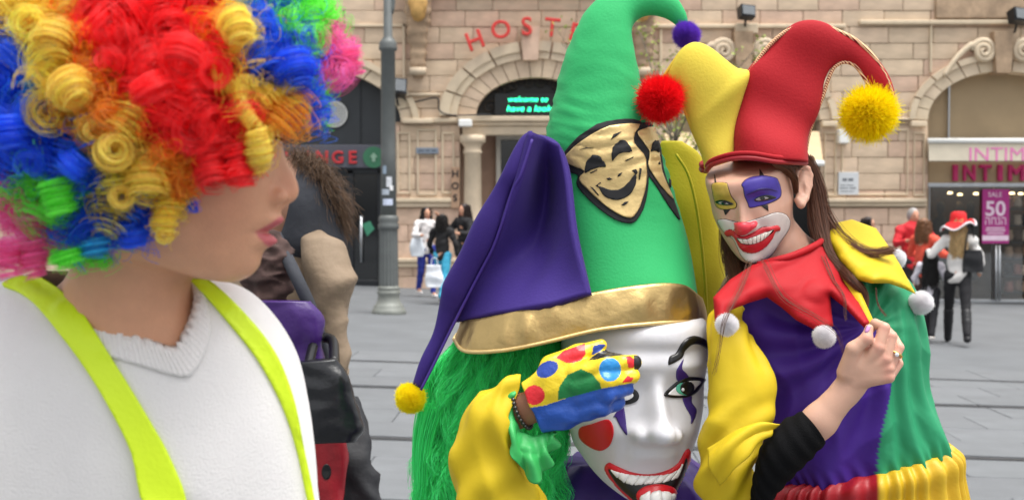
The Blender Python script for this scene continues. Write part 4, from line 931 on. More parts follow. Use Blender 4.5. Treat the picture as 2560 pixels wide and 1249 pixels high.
S = S + g.normal(0, .0045, (n, 1, 3)) * t[None, :, None] + .0022 * np.sin(t[None, :, None] * g.uniform(3, 12, (n, 1, 1)) + g.uniform(0, 6, (n, 1, 3)))
S2 = None
tl = []
for i in range(900):                                 # loose lock at the side
    a = g.normal(0, 1, 3); pts = PP([(1075, 1020, 2.12), (1060, 1080, 2.12), (1052, 1150, 2.12), (1050, 1215, 2.12), (1042 + g.normal(0, 6), 1240 + g.normal(0, 14), 2.12)])
    tl.append(spline(pts, 12) + a * np.array((.009, .007, .006)) * np.linspace(1, .5, 12)[:, None])
cols = jitter(lin('#48ee86'), n, .22, 2) * np.array((1, 1, 1))
hair('green_hair', [S, np.array(tl)], .00042, .0002, [cols, jitter(lin('#48ee86'), 900, .2, 3)], M_hair, ms)
# --- robe, sleeve, cuff, wrist and glove
link('robe', loft('robe', [(1385, 1150, 2.3), (1300, 1249, 2.3), (1240, 1500, 2.3), (1190, 2000, 2.3), (1150, 2640, 2.3)], [(1720, 1150, 2.3), (1830, 1249, 2.3), (1900, 1500, 2.3), (1960, 2000, 2.3), (2000, 2640, 2.3)], 2.3, .6, 60, 40, 2.2, disp=fold(3, .008, 60), level=True), M_psat, ms)
link('sleeve', loft('sleeve', [(1260, 1480, 2.0), (1160, 1370, 1.96), (1131, 1270, 1.93), (1129, 1190, 1.92), (1142, 1110, 1.92), (1152, 1050, 1.92), (1185, 988, 1.92), (1240, 954, 1.92), (1303, 941, 1.92)],
    [(1420, 1400, 2.02), (1385, 1330, 1.98), (1365, 1260, 1.96), (1345, 1200, 1.94), (1318, 1160, 1.93), (1290, 1125, 1.92), (1272, 1105, 1.92), (1260, 1092, 1.92), (1252, 1082, 1.92)], 1.93, .62, 80, 56, 2.2,
    disp=lambda S, T, O: .0055 * np.sin(T * 30 + S * 9 + 2 * np.sin(S * 11)) * np.clip(S * 2, .3, 1) * np.clip((1.02 - S) * 6, 0, 1) + .005 * snoise(O, .035, 21) + .0045 * crease(O, .04, 5, (1.4, 1, .7))), M_ysat, ms)
ci = [(1296, 950, 1.915), (1280, 1008, 1.905), (1284, 1045, 1.90), (1306, 1076, 1.9), (1335, 1090, 1.9), (1360, 1080, 1.9), (1388, 1072, 1.91)]; co_ = [(1285, 985, 1.93), (1250, 1085, 1.9), (1274, 1105, 1.885), (1295, 1155, 1.88), (1328, 1204, 1.88), (1364, 1180, 1.89), (1392, 1085, 1.91)]
G = skin([ci, [((a[0] + b[0]) / 2 - 2, (a[1] + b[1]) / 2, (a[2] + b[2]) / 2 - .012) for a, b in zip(ci, co_)], co_], 90, 10, disp=lambda S, T, O: .0025 * crease(O, .02, 3) + .009 * T * np.sin(S * 38 + 2 * np.sin(S * 7)) + .002 * snoise(O, .02, 4))
link('cuff', sheet('cuff', G, .0018), M_gsat, ms)
M_skinb = mat('brown_skin', '#8a5d44', .55, var=.1, vscale=20, sss=.1)
wa, wb = P(1235, 1050, 1.935), P(1350, 1008, 1.9)
link('wrist', implicit('wrist', lambda p: s_cone(p, wa, wb, .030, .026, (1, 1.7, 1)), np.minimum(wa, wb) - .035, np.maximum(wa, wb) + .035, .003), M_skinb, ms)
bp = []
for a in np.linspace(0, 6.283, 26, endpoint=False):
    d0 = (wb - wa) / np.linalg.norm(wb - wa); e1 = np.cross(d0, (0, 1, 0)); e1 /= np.linalg.norm(e1); e2 = np.cross(d0, e1); c0 = wa + (wb - wa) * .62; bp.append(c0 + .031 * math.cos(a) * e1 + .021 * math.sin(a) * e2)
link('bracelet', M_(joinm([lathe([(.0005, -.0035), (.003, -.002), (.0042, 0), (.003, .002), (.0005, .0035)], q, 8) for q in bp] + [tube(np.array(bp + bp[:1]), .0018, 6)])), mat('bead_silver', '#4a4a46', .3, .7, var=.5, vscale=200), ms)['kind'] = 'stuff'
u_ = 1.88 / FPX
def gp(a): return [P(x, y, Y) for x, y, Y in a]
def f_glove(p):
    d = chain(p, gp([(1322, 1008, 1.9), (1390, 965, 1.893), (1452, 950, 1.888)]), [54 * u_, 58 * u_, 48 * u_], .01, (1, 1.9, 1))
    d = smin(d, chain(p, gp([(1340, 1048, 1.9), (1410, 1030, 1.895), (1470, 1005, 1.89)]), [36 * u_, 40 * u_, 36 * u_], .01, (1, 1.4, 1)), .012)
    d = smin(d, chain(p, gp([(1378, 915, 1.9), (1445, 885, 1.9), (1503, 862, 1.905)]), [30 * u_, 24 * u_, 15 * u_], .01), .010)
    for q, r in (([(1440, 930, 1.885), (1515, 912, 1.872), (1586, 905, 1.895)], (28, 25, 19)), ([(1440, 962, 1.885), (1515, 950, 1.866), (1580, 940, 1.888)], (28, 25, 20)),
                 ([(1450, 1000, 1.888), (1515, 984, 1.868), (1566, 970, 1.89)], (28, 26, 19)), ([(1440, 1032, 1.89), (1500, 1016, 1.874), (1545, 1003, 1.89)], (27, 25, 19))):
        d = smin(d, chain(p, gp(q), [x * u_ for x in r], .006), .005)
    d = smin(d, chain(p, gp([(1455, 910, 1.905), (1500, 893, 1.902), (1550, 896, 1.905)]), [16 * u_, 20 * u_, 12 * u_], .006), .004)
    ga, gb = P(1300, 950, 1.9), P(1354, 1080, 1.9); gd = gb - ga; gn = np.array((gd[2], 0, -gd[0])); gn = gn / np.linalg.norm(gn); gn = gn if gn[0] < 0 else -gn
    d = smax(d, (p - ga.astype(np.float32)) @ gn.astype(np.float32), .003)
    return d + .0011 * snoise(p, .012, 6) * np.clip((1.89 - p[..., 1]) * 80 + .6, .3, 1)
def c_glove(V, N):
    q = pix(V); c = np.tile(lin('#e6c81e')[:3], (len(V), 1)); zz_ = lambda o: np.array(z4(o)); front = N[:, 1] < .35
    def put(poly, col, need=True): m = inpoly(q, zz_(poly)); c[m & (front if need else True)] = lin(col)[:3]
    blue = inpoly(q, zz_([(60, 600), (155, 583), (300, 560), (500, 492), (700, 440), (930, 398), (1000, 420), (1000, 900), (60, 900)])); c[blue] = lin('#1f4fa8')[:3]
    put([(610, 232), (680, 180), (760, 145), (840, 160), (880, 195), (760, 207), (660, 228)], '#141416'); put(ell(220, 485, 77, 72), '#d9222c'); put(ell(315, 297, 84, 55, 24, -.5), '#1d3f9c')
    put([(378, 215), (430, 165), (590, 108), (592, 190), (560, 235), (500, 252), (450, 250)], '#d9222c'); put([(640, 192), (650, 130), (690, 115), (745, 118), (700, 168), (650, 192)], '#1d3f9c')
    put([(390, 522), (400, 430), (460, 340), (560, 295), (640, 330), (700, 400), (708, 440), (560, 480)], '#0d7a3a'); put(ell(772, 300, 80, 86), '#1f83c6')
    put([(888, 205), (915, 200), (948, 225), (945, 288), (905, 288)], '#d9222c'); put([(945, 195), (1000, 200), (1000, 305), (947, 300)], '#141416', False); put([(858, 397), (900, 345), (945, 362), (925, 390)], '#d9222c'); return c
me = implicit('glove', f_glove, P(1270, 1120, 1.95), P(1640, 820, 1.83) * (1, 1, 1), .0014, 1, c_glove) if False else None
lo = np.array((P(1255, 1000, 1.95)[0], 1.82, P(1400, 1110, 1.9)[2])); hi = np.array((P(1625, 1000, 1.9)[0], 1.95, P(1400, 830, 1.9)[2]))
me = implicit('glove', f_glove, lo, hi, .0015, 1, c_glove)
link('glove', me, mat('satin_glove', '#ffffff', .34, attr='Col', var=.06, vscale=12, bump=.25, bscale=70, spec=.6), ms, label='yellow satin glove with red green and blue dots')
# ================================================================== YOUNG WOMAN DRESSED AS A JESTER
gl_ = thing('person', 'young woman in yellow and red jester hat with painted clown face', 'person', (P(2080, 1249, 2.1)[0], 2.1, gz(.6)))
M_skin = mat('fair_skin', '#cda08a', .5, var=.07, vscale=18, bump=.05, bscale=300, sss=.15, attr=None)
F2, L2, U2 = frame(-22, 14, -7); S2_ = 1.0e-3; C2 = P(1853, 505, 2.02) - F2 * 88 * S2_
B2 = [(31, -1, 15, 9, -7), (31, -3, 11, 6, 5), (32, 17, 20, 6, 3), (42, -34, 17, 14, 5), (0, -66, 24, 12, 6), (0, -62, 14, 4, 2), (0, -76, 15, 5, 3), (0, -103, 14, 9, 5), (30, -58, 5, 12, -2.5)]
neck_a = C2 - F2 * .015 - U2 * .06; neck_b = P(1990, 690, 2.14)
def f_girl(p):
    q = (p - C2.astype(np.float32)) / S2_; a, l, u = q @ F2.astype(np.float32), q @ L2.astype(np.float32), q @ U2.astype(np.float32)
    g = head_field(a, l, u, width=[(x, y * 1.02) for x, y in WIDTH], nose=[(x, y * .8) for x, y in NOSE], bumps=B2); loc = np.stack([a, l, u], -1)
    for s in (-1, 1): g = smin(g, s_ell(loc, (93, s * 13, -43), (9, 7, 6)), 6)
    g = smax(g, u - 44 + .1 * a, 10); g = g * S2_; g = smin(g, chain(p, [neck_a, (neck_a + neck_b) / 2, neck_b], [.054, .052, .06], .01), .016)
    g = smin(g, chain(p, [P(1870, 735, 2.14), P(2000, 700, 2.16), P(2190, 680, 2.18)], [.05, .06, .05], .02), .04)
    # ear seen beside the hat: shell, rim, lobe
    ec = P(2006, 458, 2.085); eb = P(1990, 500, 2.07)
    rim = chain(p, [P(1994, 500, 2.07), P(2003, 511, 2.068), P(2015, 496, 2.075), P(2025, 464, 2.085), P(2027, 438, 2.09), P(2020, 421, 2.09), P(2006, 415, 2.088), P(1995, 424, 2.085), P(1992, 445, 2.08)], [.006, .0068, .005, .0042, .0042, .0042, .0042, .004, .003], .003)
    sh = chain(p, [P(2001, 496, 2.074), P(2006, 470, 2.08), P(2010, 440, 2.09)], [.0085, .0105, .0115], .0, (1, 2.2, 1)); ear = smax(smin(rim, sh, .004), -s_ell(p, P(2009, 462, 2.071), (.0065, .009, .017)), .003)
    return smin(g, ear, .005)
lo = C2 - np.array((.13, .13, .18)); hi = C2 + np.array((.24, .16, .13))
me = implicit('body', f_girl, lo, hi, .0018, 1)
body = link('body', me, M_skin, gl_); bv2 = bvh_of(me)
z7 = lambda q: np.array(Z(q, 1740, 400, 4.459))
def fdec(nm, q, m, off, par_=None, line=0, **kw):
    o = z7(q)
    if line:
        c = cspl(o); t = np.roll(c, -1, 0) - np.roll(c, 1, 0); nrm = np.stack([t[:, 1], -t[:, 0]], 1); nrm /= np.linalg.norm(nrm, axis=1, keepdims=True) + 1e-9
        if inpoly(c[:1] + nrm[:1] * .5, c)[0]: nrm = -nrm
        decal(nm + '_line', c + nrm * line, bv2, M_line, par_ or body, off - .0004, step=3.0, smooth_line=False)
    return decal(nm, o, bv2, m, par_ or body, off, step=3.0, thick=.0008, **kw)
M_line = mat('face_black', '#1b1416', .6); M_fw = mat('face_white', '#d5cac4', .55, var=.1, vscale=60); M_fp = mat('face_purple', '#46369c', .45, var=.15, vscale=80); M_fy = mat('face_yellow', '#c0a244', .5, var=.18, vscale=80)
M_fr = mat('face_red', '#c01a28', .4, var=.1, vscale=60, coat=.2); M_fn = mat('nose_red', '#e03a48', .4, var=.06, coat=.2)
fdec('white_muzzle', [(245, 670), (330, 660), (440, 690), (560, 690), (650, 665), (760, 630), (850, 595), (920, 585), (1000, 610), (1045, 680), (1035, 760), (980, 850), (920, 930), (860, 1030), (790, 1100), (700, 1130), (620, 1140), (550, 1110), (500, 1050), (460, 960), (420, 880), (350, 830), (300, 780), (260, 720)], M_fw, .0008, line=1.3)
pe = fdec('purple_eye_paint', [(512, 275), (560, 222), (640, 192), (760, 180), (880, 200), (912, 232), (940, 320), (940, 400), (880, 450), (780, 490), (700, 510), (602, 528), (580, 480), (545, 400), (530, 310)], M_fp, .001, line=1.4)
ye = fdec('yellow_eye_paint', [(182, 277), (230, 257), (340, 262), (355, 300), (390, 400), (448, 482), (443, 528), (390, 543), (290, 545), (230, 510), (205, 430), (187, 340)], M_fy, .001, line=1.4)
M_eyed = mat('eye_dark', '#120d10', .15, coat=.6); M_sclera = mat('eye_sclera', '#a39a98', .2, coat=.6)
for ol, wh, ir, pr in (([(645, 442), (700, 402), (780, 385), (850, 397), (885, 420), (820, 442), (740, 458), (680, 462)], [(662, 438), (700, 415), (760, 408), (800, 425), (740, 446), (690, 452)], ell(735, 425, 26, 24, 12), pe),
                       ([(222, 458), (280, 438), (350, 448), (425, 490), (340, 503), (270, 493)], [(260, 464), (300, 455), (340, 466), (370, 488), (320, 493), (280, 488)], ell(320, 474, 24, 22, 12), ye)):
    e = fdec('eye', ol, M_eyed, .0022, pr); fdec('eye_white', wh, M_sclera, .003, e); fdec('iris', ir, M_eyed, .0036, e)
fdec('eyelid_fold_shade', [(560, 385), (650, 335), (740, 310), (830, 315), (905, 350), (830, 330), (740, 328), (650, 355)], mat('lid_shade', '#33266f', .5), .002, pe)  # shade of the eyelid crease, painted as a darker purple strip
for q in ([(720, 505), (800, 497), (805, 570), (770, 545)], [(708, 100), (730, 130), (764, 184), (708, 184)], [(308, 548), (392, 541), (340, 605), (328, 612)], [(203, 160), (213, 180), (230, 255), (210, 256)]): fdec('painted_spike', q, M_line, .0012, smooth_line=False)
fdec('painted_nose', [(435, 700), (500, 692), (600, 692), (660, 680), (680, 710), (660, 750), (600, 790), (540, 832), (480, 836), (440, 800), (430, 740)], M_fn, .0012, dome=.005, domew=14)
lp = fdec('lips', [(318, 800), (370, 772), (440, 790), (480, 838), (540, 850), (640, 800), (740, 745), (830, 738), (900, 725), (932, 750), (925, 790), (880, 800), (850, 870), (780, 962), (700, 1020), (620, 1040), (540, 1020), (480, 960), (440, 880), (400, 842), (350, 848)], M_fr, .0012, line=1.2, dome=.003, domew=7)
fdec('mouth_opening', [(472, 868), (560, 878), (650, 850), (740, 808), (838, 768), (846, 785), (780, 852), (690, 907), (590, 937), (520, 917)], M_eyed, .0046, lp)
ua = spline(np.array([(478, 870), (560, 880), (650, 852), (740, 812), (832, 775)], float), 9); da = spline(np.array([(512, 908), (575, 930), (640, 925), (720, 890), (800, 832)], float), 9)
M_tooth2 = mat('tooth', '#d8cfc4', .25, coat=.4)
for i in range(8): fdec('tooth', [tuple(ua[i] + (1.5, 2)), tuple(ua[i + 1] + (-1.5, 2)), tuple(da[i + 1] + (-2, -3)), tuple((da[i] + da[i + 1]) / 2), tuple(da[i] + (2, -3))], M_tooth2, .0052, lp, smooth_line=False)
# --- hat
M_redf = foam('red_foam_cloth', '#a00f1b', .8, .06); M_yelf = foam('yellow_foam_cloth', '#d2bb40', .8)
z1 = lambda q, Y=None: [(1600 + a[0] / 1.8643, 30 + a[1] / 1.8643) + ((a[2],) if len(a) > 2 else ()) for a in q]
rl = [(418, 690), (425, 640), (430, 570), (447, 480), (472, 380), (508, 285), (560, 210), (620, 140), (700, 80), (780, 55), (850, 60), (920, 90), (1000, 130), (1080, 200), (1140, 290), (1175, 380), (1186, 435)]
rr = [(772, 702), (775, 640), (790, 560), (815, 490), (850, 400), (880, 310), (905, 260), (950, 235), (1000, 250), (1040, 300), (1075, 360), (1110, 420)]
yl = [(308, 730), (290, 655), (240, 540), (205, 450), (185, 400), (172, 365), (162, 348), (152, 340), (142, 334), (126, 326), (112, 319)]
yr = [(432, 690), (436, 600), (450, 480), (474, 380), (508, 284), (450, 268), (400, 232), (330, 176), (262, 149), (205, 172), (150, 240), (104, 312)]
jh = link('jester_hat', loft('red_horn', z1(rl), z1(rr), 2.085, lambda s: .34 + .85 * math.exp(-(s / .16) ** 2), 110, 40, 2.2, disp=lambda S, T, O: .004 * np.sin(O[..., 2] * 45 + O[..., 0] * 30) * np.clip(S * 4, 0, 1) + .0015 * snoise(O, .05, 3)), M_redf, gl_, label='red horn of the jester hat with stitched edge')
link('yellow_horn', loft('yellow_horn', z1(yl), z1(yr), 2.085, lambda s: .4 + .7 * math.exp(-(s / .16) ** 2), 90, 40, 2.2, disp=lambda S, T, O: .003 * snoise(O, .06, 9)), M_yelf, jh)
M_pipy = mat('yellow_piping', '#cfae2c', .6, var=.05); M_st = bpy.data.materials.new('stitched_edge'); M_st.use_nodes = True
nt = M_st.node_tree; wv = nt.nodes.new('ShaderNodeTexWave'); wv.inputs['Scale'].default_value = 110; wv.bands_direction = 'DIAGONAL'; cr_ = nt.nodes.new('ShaderNodeValToRGB'); cr_.color_ramp.elements[0].color = lin('#7c1a1c'); cr_.color_ramp.elements[1].color = lin('#e8bd8e'); cr_.color_ramp.elements[0].position = .4; cr_.color_ramp.elements[1].position = .6
tcx = nt.nodes.new('ShaderNodeTexCoord'); nt.links.new(tcx.outputs['Object'], wv.inputs[0]); nt.links.new(wv.outputs['Fac'], cr_.inputs[0]); nt.links.new(cr_.outputs[0], nt.nodes['Principled BSDF'].inputs['Base Color'])
M_cr = mat('cream_edge', '#e3bd8d', .7)
for q, m_, o_ in ((rl[5:], M_st, .006), (rl[5:], M_cr, -.004), (rr, M_st, .004), (rr, M_cr, -.004)): link('edge_piping', M_(tube(PP(z1(q), 2.085 - o_) + (0, 0, .0012 if o_ < 0 else 0), .0032, 6, 120)), m_, jh)
for q in (yl, yr[4:]): link('edge_piping', M_(tube(PP(z1(q), 2.081), .0028, 6, 90)), M_pipy, jh)
tr = []
front = spline(np.array(z1([(308, 742), (335, 712), (425, 684), (520, 680), (640, 698), (774, 704)])), 41)
for i in range(41):
    s = i / 20 - 1; tr.append(P(front[i][0], front[i][1], 2.095 - .1 * math.sqrt(max(0, 1 - s * s))))
back = [np.array((q[0], 2 * 2.095 - q[1], q[2])) for q in tr[::-1]]
link('hat_trim', M_(tube(np.array(tr + back[1:]), .0042, 10)), mat('red_trim', '#9c1420', .5, var=.1), jh)
link('hat_trim', M_(tube(np.array(tr + back[1:]) + (0, 0, .0075), .004, 10)), M_redf, jh)
pompom('pompom', 1651, 248, 2.06, 42, '#ee1620', gl_, 4000, 7, .5, label='red fluffy pompom'); pompom('pompom', 2174, 283, 2.08, 50, '#ffe60a', gl_, 4600, 8, .5, label='big yellow fluffy pompom')
# --- tunic
tl_ = [(1900, 700, 2.13), (1850, 715, 2.1), (1810, 760, 2.1), (1805, 900, 2.1), (1840, 1050, 2.1), (1920, 1180, 2.1), (1945, 1222, 2.1)]
trr = [(2080, 640, 2.16), (2170, 640, 2.16), (2245, 690, 2.14), (2292, 770, 2.12), (2312, 880, 2.11), (2335, 1010, 2.1), (2366, 1118, 2.1)]
def tunic_disp(S, T, O):
    q = pix(O); a1 = np.arctan2(q[..., 1] - 815, q[..., 0] - 2170); r1 = np.hypot(q[..., 1] - 815, q[..., 0] - 2170)
    pur = np.exp(-np.clip(q[..., 0] - 2215, 0, 999) / 20); a2 = np.arctan2(q[..., 1] - 560, q[..., 0] - 2215)
    f = pur * .0075 * np.clip(r1 / 160, 0, 1) * np.sin(a1 * 15 + 1.2 * np.sin(r1 / 70)) + (1 - pur) * .006 * np.sin(a2 * 58 + 1.5 * np.sin(q[..., 1] / 90)) * np.clip((q[..., 1] - 720) / 200, 0, 1)
    gather = np.clip((S - .9) * 10, 0, 1); return f + .004 * gather * np.sin(T * 260) + .003 * snoise(O, .06, 40) + .0022 * crease(O, .045, 6, (1.6, 1, .8))
def tunic_col(V):
    q = pix(V); b = spline(np.array([(2120, 560), (2150, 700), (2183, 803), (2215, 880), (2228, 959), (2220, 1016), (2207, 1068), (2194, 1151), (2190, 1260)], float), 80); xb = np.interp(q[:, 1], b[:, 1], b[:, 0])
    c = np.where((q[:, 0] > xb)[:, None], np.array(lin('#2a8c60')[:3]), np.array(lin('#401f80')[:3])); return c
me = loft('tunic', tl_, trr, 2.1, lambda s: .62, 210, 270, 2.3, disp=tunic_disp, level=True); setcol(me, tunic_col(getv(me)))
link('tunic', me, mat('tunic_cloth', '#ffffff', .6, attr='Col', var=.04, vscale=9, bump=.12, bscale=30, spec=.3), gl_, label='tunic with purple front and green side')
me = loft('skirt', [(1940, 1206, 2.1), (1905, 1249, 2.1), (1870, 1400, 2.1), (1850, 1700, 2.1)], [(2364, 1108, 2.1), (2396, 1200, 2.1), (2418, 1380, 2.1), (2440, 1690, 2.1)], 2.1, .66, 60, 300, 2.2, level=True,
    disp=lambda S, T, O: (.004 + .012 * S ** .6) * np.sin(T * 6.283 * 34 + 2 * np.sin(T * 40)) + .012 * np.exp(-((S - .06) / .05) ** 2))
v = getv(me); q = pix(v); setcol(me, np.where((q[:, 0] > 2192 + (q[:, 1] - 1190) * .03)[:, None], np.array(lin('#cba51c')[:3]), np.array(lin('#9c121d')[:3])))
link('skirt', me, mat('skirt_satin', '#ffffff', .5, attr='Col', var=.04, bump=.1, bscale=90), gl_, label='gathered red and yellow ruffle skirt')
for px in (2060, 2240):
    link('leg', loft('leg', [(px - 75, 1600), (px - 60, 2000), (px - 50, 2300), (px - 38, 2700)], [(px + 75, 1600), (px + 55, 2000), (px + 50, 2300), (px + 36, 2700)], 2.13, 1.0, 30, 20), M_blackf, gl_)
    b0 = P(px, 2700, 2.13); b0[2] = gz(b0[0]); V, F = lathe([(.03, 0), (.045, .01), (.045, .05), (.04, .09), (.03, .12)], b0, 16); V[:, 1] = b0[1] + (V[:, 1] - b0[1]) * 2.4 - .05; link('shoe', M_((V, F)), M_blackf, gl_)
# --- yellow sleeve, black undersleeve
link('sleeve', loft('sleeve', [(1835, 745, 2.05), (1792, 780, 2.02), (1771, 830, 1.99), (1772, 912, 1.97), (1767, 1016, 1.96), (1755, 1083, 1.95), (1742, 1161, 1.95), (1747, 1230, 1.95), (1790, 1330, 1.97), (1850, 1390, 1.99)],
    [(1840, 790, 2.05), (1862, 838, 2.02), (1896, 872, 1.99), (1925, 930, 1.97), (1940, 1000, 1.96), (1936, 1052, 1.95), (1905, 1120, 1.95), (1895, 1180, 1.95), (1900, 1260, 1.97), (1920, 1330, 1.99)], 1.97, .55, 110, 60, 2.2,
    disp=lambda S, T, O: .0065 * np.clip((S - .38) * 5, 0, 1) * np.sin(S * 42 + T * 12 + 2 * np.sin(T * 9)) + .004 * np.clip((.5 - S) * 4, 0, 1) * np.sin(T * 34) + .003 * snoise(O, .04, 60) + .0035 * crease(O, .04, 31, (1.2, 1, .8))), M_ysat, gl_)
link('sleeve_hem', sheet('hem', skin([[(1768, 1120, 1.9), (1830, 1075, 1.885), (1890, 1058, 1.885), (1948, 1060, 1.89)], [(1775, 1170, 1.885), (1830, 1120, 1.872), (1880, 1090, 1.872), (1932, 1078, 1.885)], [(1800, 1215, 1.895), (1840, 1165, 1.875), (1875, 1130, 1.875), (1910, 1098, 1.89)]], 40, 10,
    disp=lambda S, T, O: .004 * np.sin(T * 9 + S * 5) + .002 * snoise(O, .02, 8)), .002), M_ysat, gl_)
link('undersleeve', loft('undersleeve', [(1872, 1290, 1.93), (1882, 1200, 1.915), (1897, 1125, 1.905), (1930, 1075, 1.9), (1962, 1051, 1.9), (2007, 1028, 1.9)], [(1900, 1370, 1.93), (1925, 1265, 1.915), (1960, 1215, 1.905), (1995, 1178, 1.9), (2030, 1142, 1.9), (2065, 1108, 1.9)], 1.9, .85, 60, 36, 2.0,
    disp=lambda S, T, O: .0012 * np.sin(S * 60 + 3 * np.sin(T * 6)) + .0012 * snoise(O, .02, 3)), mat('black_knit', '#08080a', .9, spec=.15, var=.15, vscale=60, bump=.3, bscale=500), gl_)
# --- forearm and hand pinching the collar
u2 = 1.89 / FPX
def f_hand(p):
    d = chain(p, gp([(1975, 1120, 1.915), (2050, 1050, 1.905), (2122, 968, 1.897)]), [48 * u2, 43 * u2, 34 * u2], .01, (1, 1.15, 1))
    d = smin(d, chain(p, gp([(2118, 975, 1.897), (2160, 918, 1.885), (2185, 895, 1.88)]), [34 * u2, 42 * u2, 34 * u2], .01, (1, 1.7, 1)), .012)
    for (kx, ky), r in (((2196, 868), 17), ((2214, 897), 17), ((2221, 920), 16), ((2222, 942), 15)): d = smin(d, chain(p, gp([(2135, 950, 1.892), (kx, ky, 1.868)]), [24 * u2, r * u2], 0), .005)
    for pts, r in (([(2196, 867, 1.868), (2211, 819, 1.872), (2188, 808, 1.895), (2178, 822, 1.905)], (16.5, 14.5, 13, 10)), ([(2214, 896, 1.868), (2229, 840, 1.872), (2214, 822, 1.897), (2200, 830, 1.91)], (16.5, 14.5, 12.5, 10)),
                   ([(2221, 919, 1.87), (2247, 868, 1.876), (2236, 846, 1.9), (2220, 850, 1.915)], (15.5, 14, 12, 10)), ([(2222, 941, 1.873), (2246, 908, 1.882), (2240, 888, 1.905), (2225, 888, 1.918)], (14.5, 12.5, 11, 9))):
        d = smin(d, chain(p, gp(pts), [x * u2 * .95 for x in r], .0012), .0018)
    d = smin(d, chain(p, gp([(2118, 930, 1.888), (2134, 872, 1.874), (2166, 846, 1.868), (2173, 820, 1.872)]), [26 * u2, 19 * u2, 15 * u2, 10.5 * u2], .004), .006)
    return d
lo = np.array((P(1965, 1000, 1.93)[0], 1.835, P(2100, 1150, 1.93)[2])); hi = np.array((P(2275, 900, 1.93)[0], 1.96, P(2100, 785, 1.93)[2]))
def c_hand(V, N):
    q = pix(V); c = np.tile(lin('#cfa38c')[:3], (len(V), 1)); 
    for (x, y), r in (((2196, 866), 16), ((2214, 896), 15), ((2221, 919), 14), ((2222, 941), 14), ((2211, 819), 13), ((2229, 840), 12), ((2247, 868), 12), ((2246, 908), 11), ((2168, 846), 12)):
        w = np.exp(-((q[:, 0] - x) ** 2 + (q[:, 1] - y) ** 2) / (2 * (r * .8) ** 2))[:, None] * .55; c = c * (1 - w) + w * np.array(lin('#cf8d7c')[:3])
    return c
me = implicit('forearm', f_hand, lo, hi, .0013, 1, c_hand)
fa = link('forearm', me, mat('hand_skin', '#d8ab93', .5, attr='Col', var=.05, vscale=25, bump=.06, bscale=350, sss=.12), gl_, label='bare forearm and hand pinching the collar')
bvh = bvh_of(me); z5 = lambda q: Z(q, 2000, 760, 4.163)
decal('thumb_nail', z5([(676, 288), (688, 240), (712, 220), (732, 232), (724, 270), (702, 292)]), bvh, mat('lilac_nail', '#d493c9', .15, coat=.8), fa, .0008, dome=.0012, domew=5, step=2.5)
rc = P(2238, 884, 1.873); d0 = P(2221, 919, 1.87) - P(2247, 868, 1.876); d0 /= np.linalg.norm(d0); e1 = np.cross(d0, (0, 1, 0)); e1 /= np.linalg.norm(e1); e2 = np.cross(d0, e1)
M_ring = mat('ring_gold', '#d8b765', .2, 1.0, var=.05)
rg = link('ring', M_(tube(np.array([rc + .0108 * (math.cos(a) * e1 + math.sin(a) * e2) for a in np.linspace(0, 6.2832, 40)]), .0019, 8)), M_ring, fa)
gc = P(2242, 886, 1.861); V, F = lathe([(.0004, -.003), (.0034, 0), (.0034, .001), (.002, .0024)], (0, 0, 0), 8); V = np.stack([V[:, 0], -V[:, 2], V[:, 1]], 1) + gc; link('stone', M_((V, F), False), mat('gem', '#e8ecf0', .05, .6, var=.0), rg)
# --- collars and their pompoms
z2 = lambda q: [(1700 + a / 1.924, 600 + b / 1.924, y) for a, b, y in q]
M_rsat = mat('red_satin', '#a8121c', .65, var=.05, vscale=6, bump=.1, bscale=30, spec=.25)
rip = lambda v: -.003 * np.minimum(np.abs(snoise(v, 34, 8)), 1) + .004 * np.sin(v[:, 0] / 26 + v[:, 1] / 50) + .003 * np.sin(v[:, 0] / 60 - v[:, 1] / 24)
patch('yellow_collar', z2([(690, 60, 2.06), (790, 140, 2.03), (870, 250, 1.99), (935, 395, 1.955), (905, 432, 1.95), (840, 330, 1.975), (760, 190, 2.03)]), M_ysat, gl_, .008, ripple=rip)
patch('yellow_mantle', [(2075, 560, 2.12), (2130, 548, 2.14), (2190, 570, 2.13), (2215, 605, 2.1), (2250, 660, 2.05), (2290, 735, 2.02), (2262, 722, 2.01), (2222, 708, 1.99), (2180, 708, 1.98), (2140, 700, 2.0), (2100, 650, 2.04), (2070, 600, 2.09)], M_ysat, gl_, .02, 40, ripple=rip)
patch('red_collar', z2([(350, 118, 2.02), (470, 92, 2.02), (570, 58, 2.03), (670, 12, 2.06), (740, 90, 2.05), (800, 200, 2.02), (860, 300, 1.975), (912, 395, 1.935), (890, 425, 1.93), (800, 330, 1.96), (722, 268, 1.985), (730, 350, 1.965), (738, 412, 1.955), (690, 436, 1.952), (650, 432, 1.952), (560, 385, 1.965), (490, 325, 1.975), (420, 275, 1.98), (330, 302, 1.965), (240, 338, 1.945), (225, 390, 1.925), (168, 390, 1.925), (160, 275, 1.95), (240, 190, 1.99)]), M_rsat, gl_, .016, 45, ripple=rip, label='red collar with long points')
link('neck_band', M_(tube(PP([(1895, 662, 2.03), (1940, 650, 2.015), (1985, 637, 2.02), (2040, 612, 2.05), (2070, 590, 2.1)]), .006, 10, 40)), M_rsat, gl_)
for i, (px, py, Y, r) in enumerate(((1817, 811, 1.91, 26), (2060, 841, 1.94, 26), (2302, 756, 2.04, 27), (2238, 648, 2.2, 24))): pompom('collar_pompom', px, py, Y, r, '#f6f4f6', gl_, 2600, 20 + i, .18)
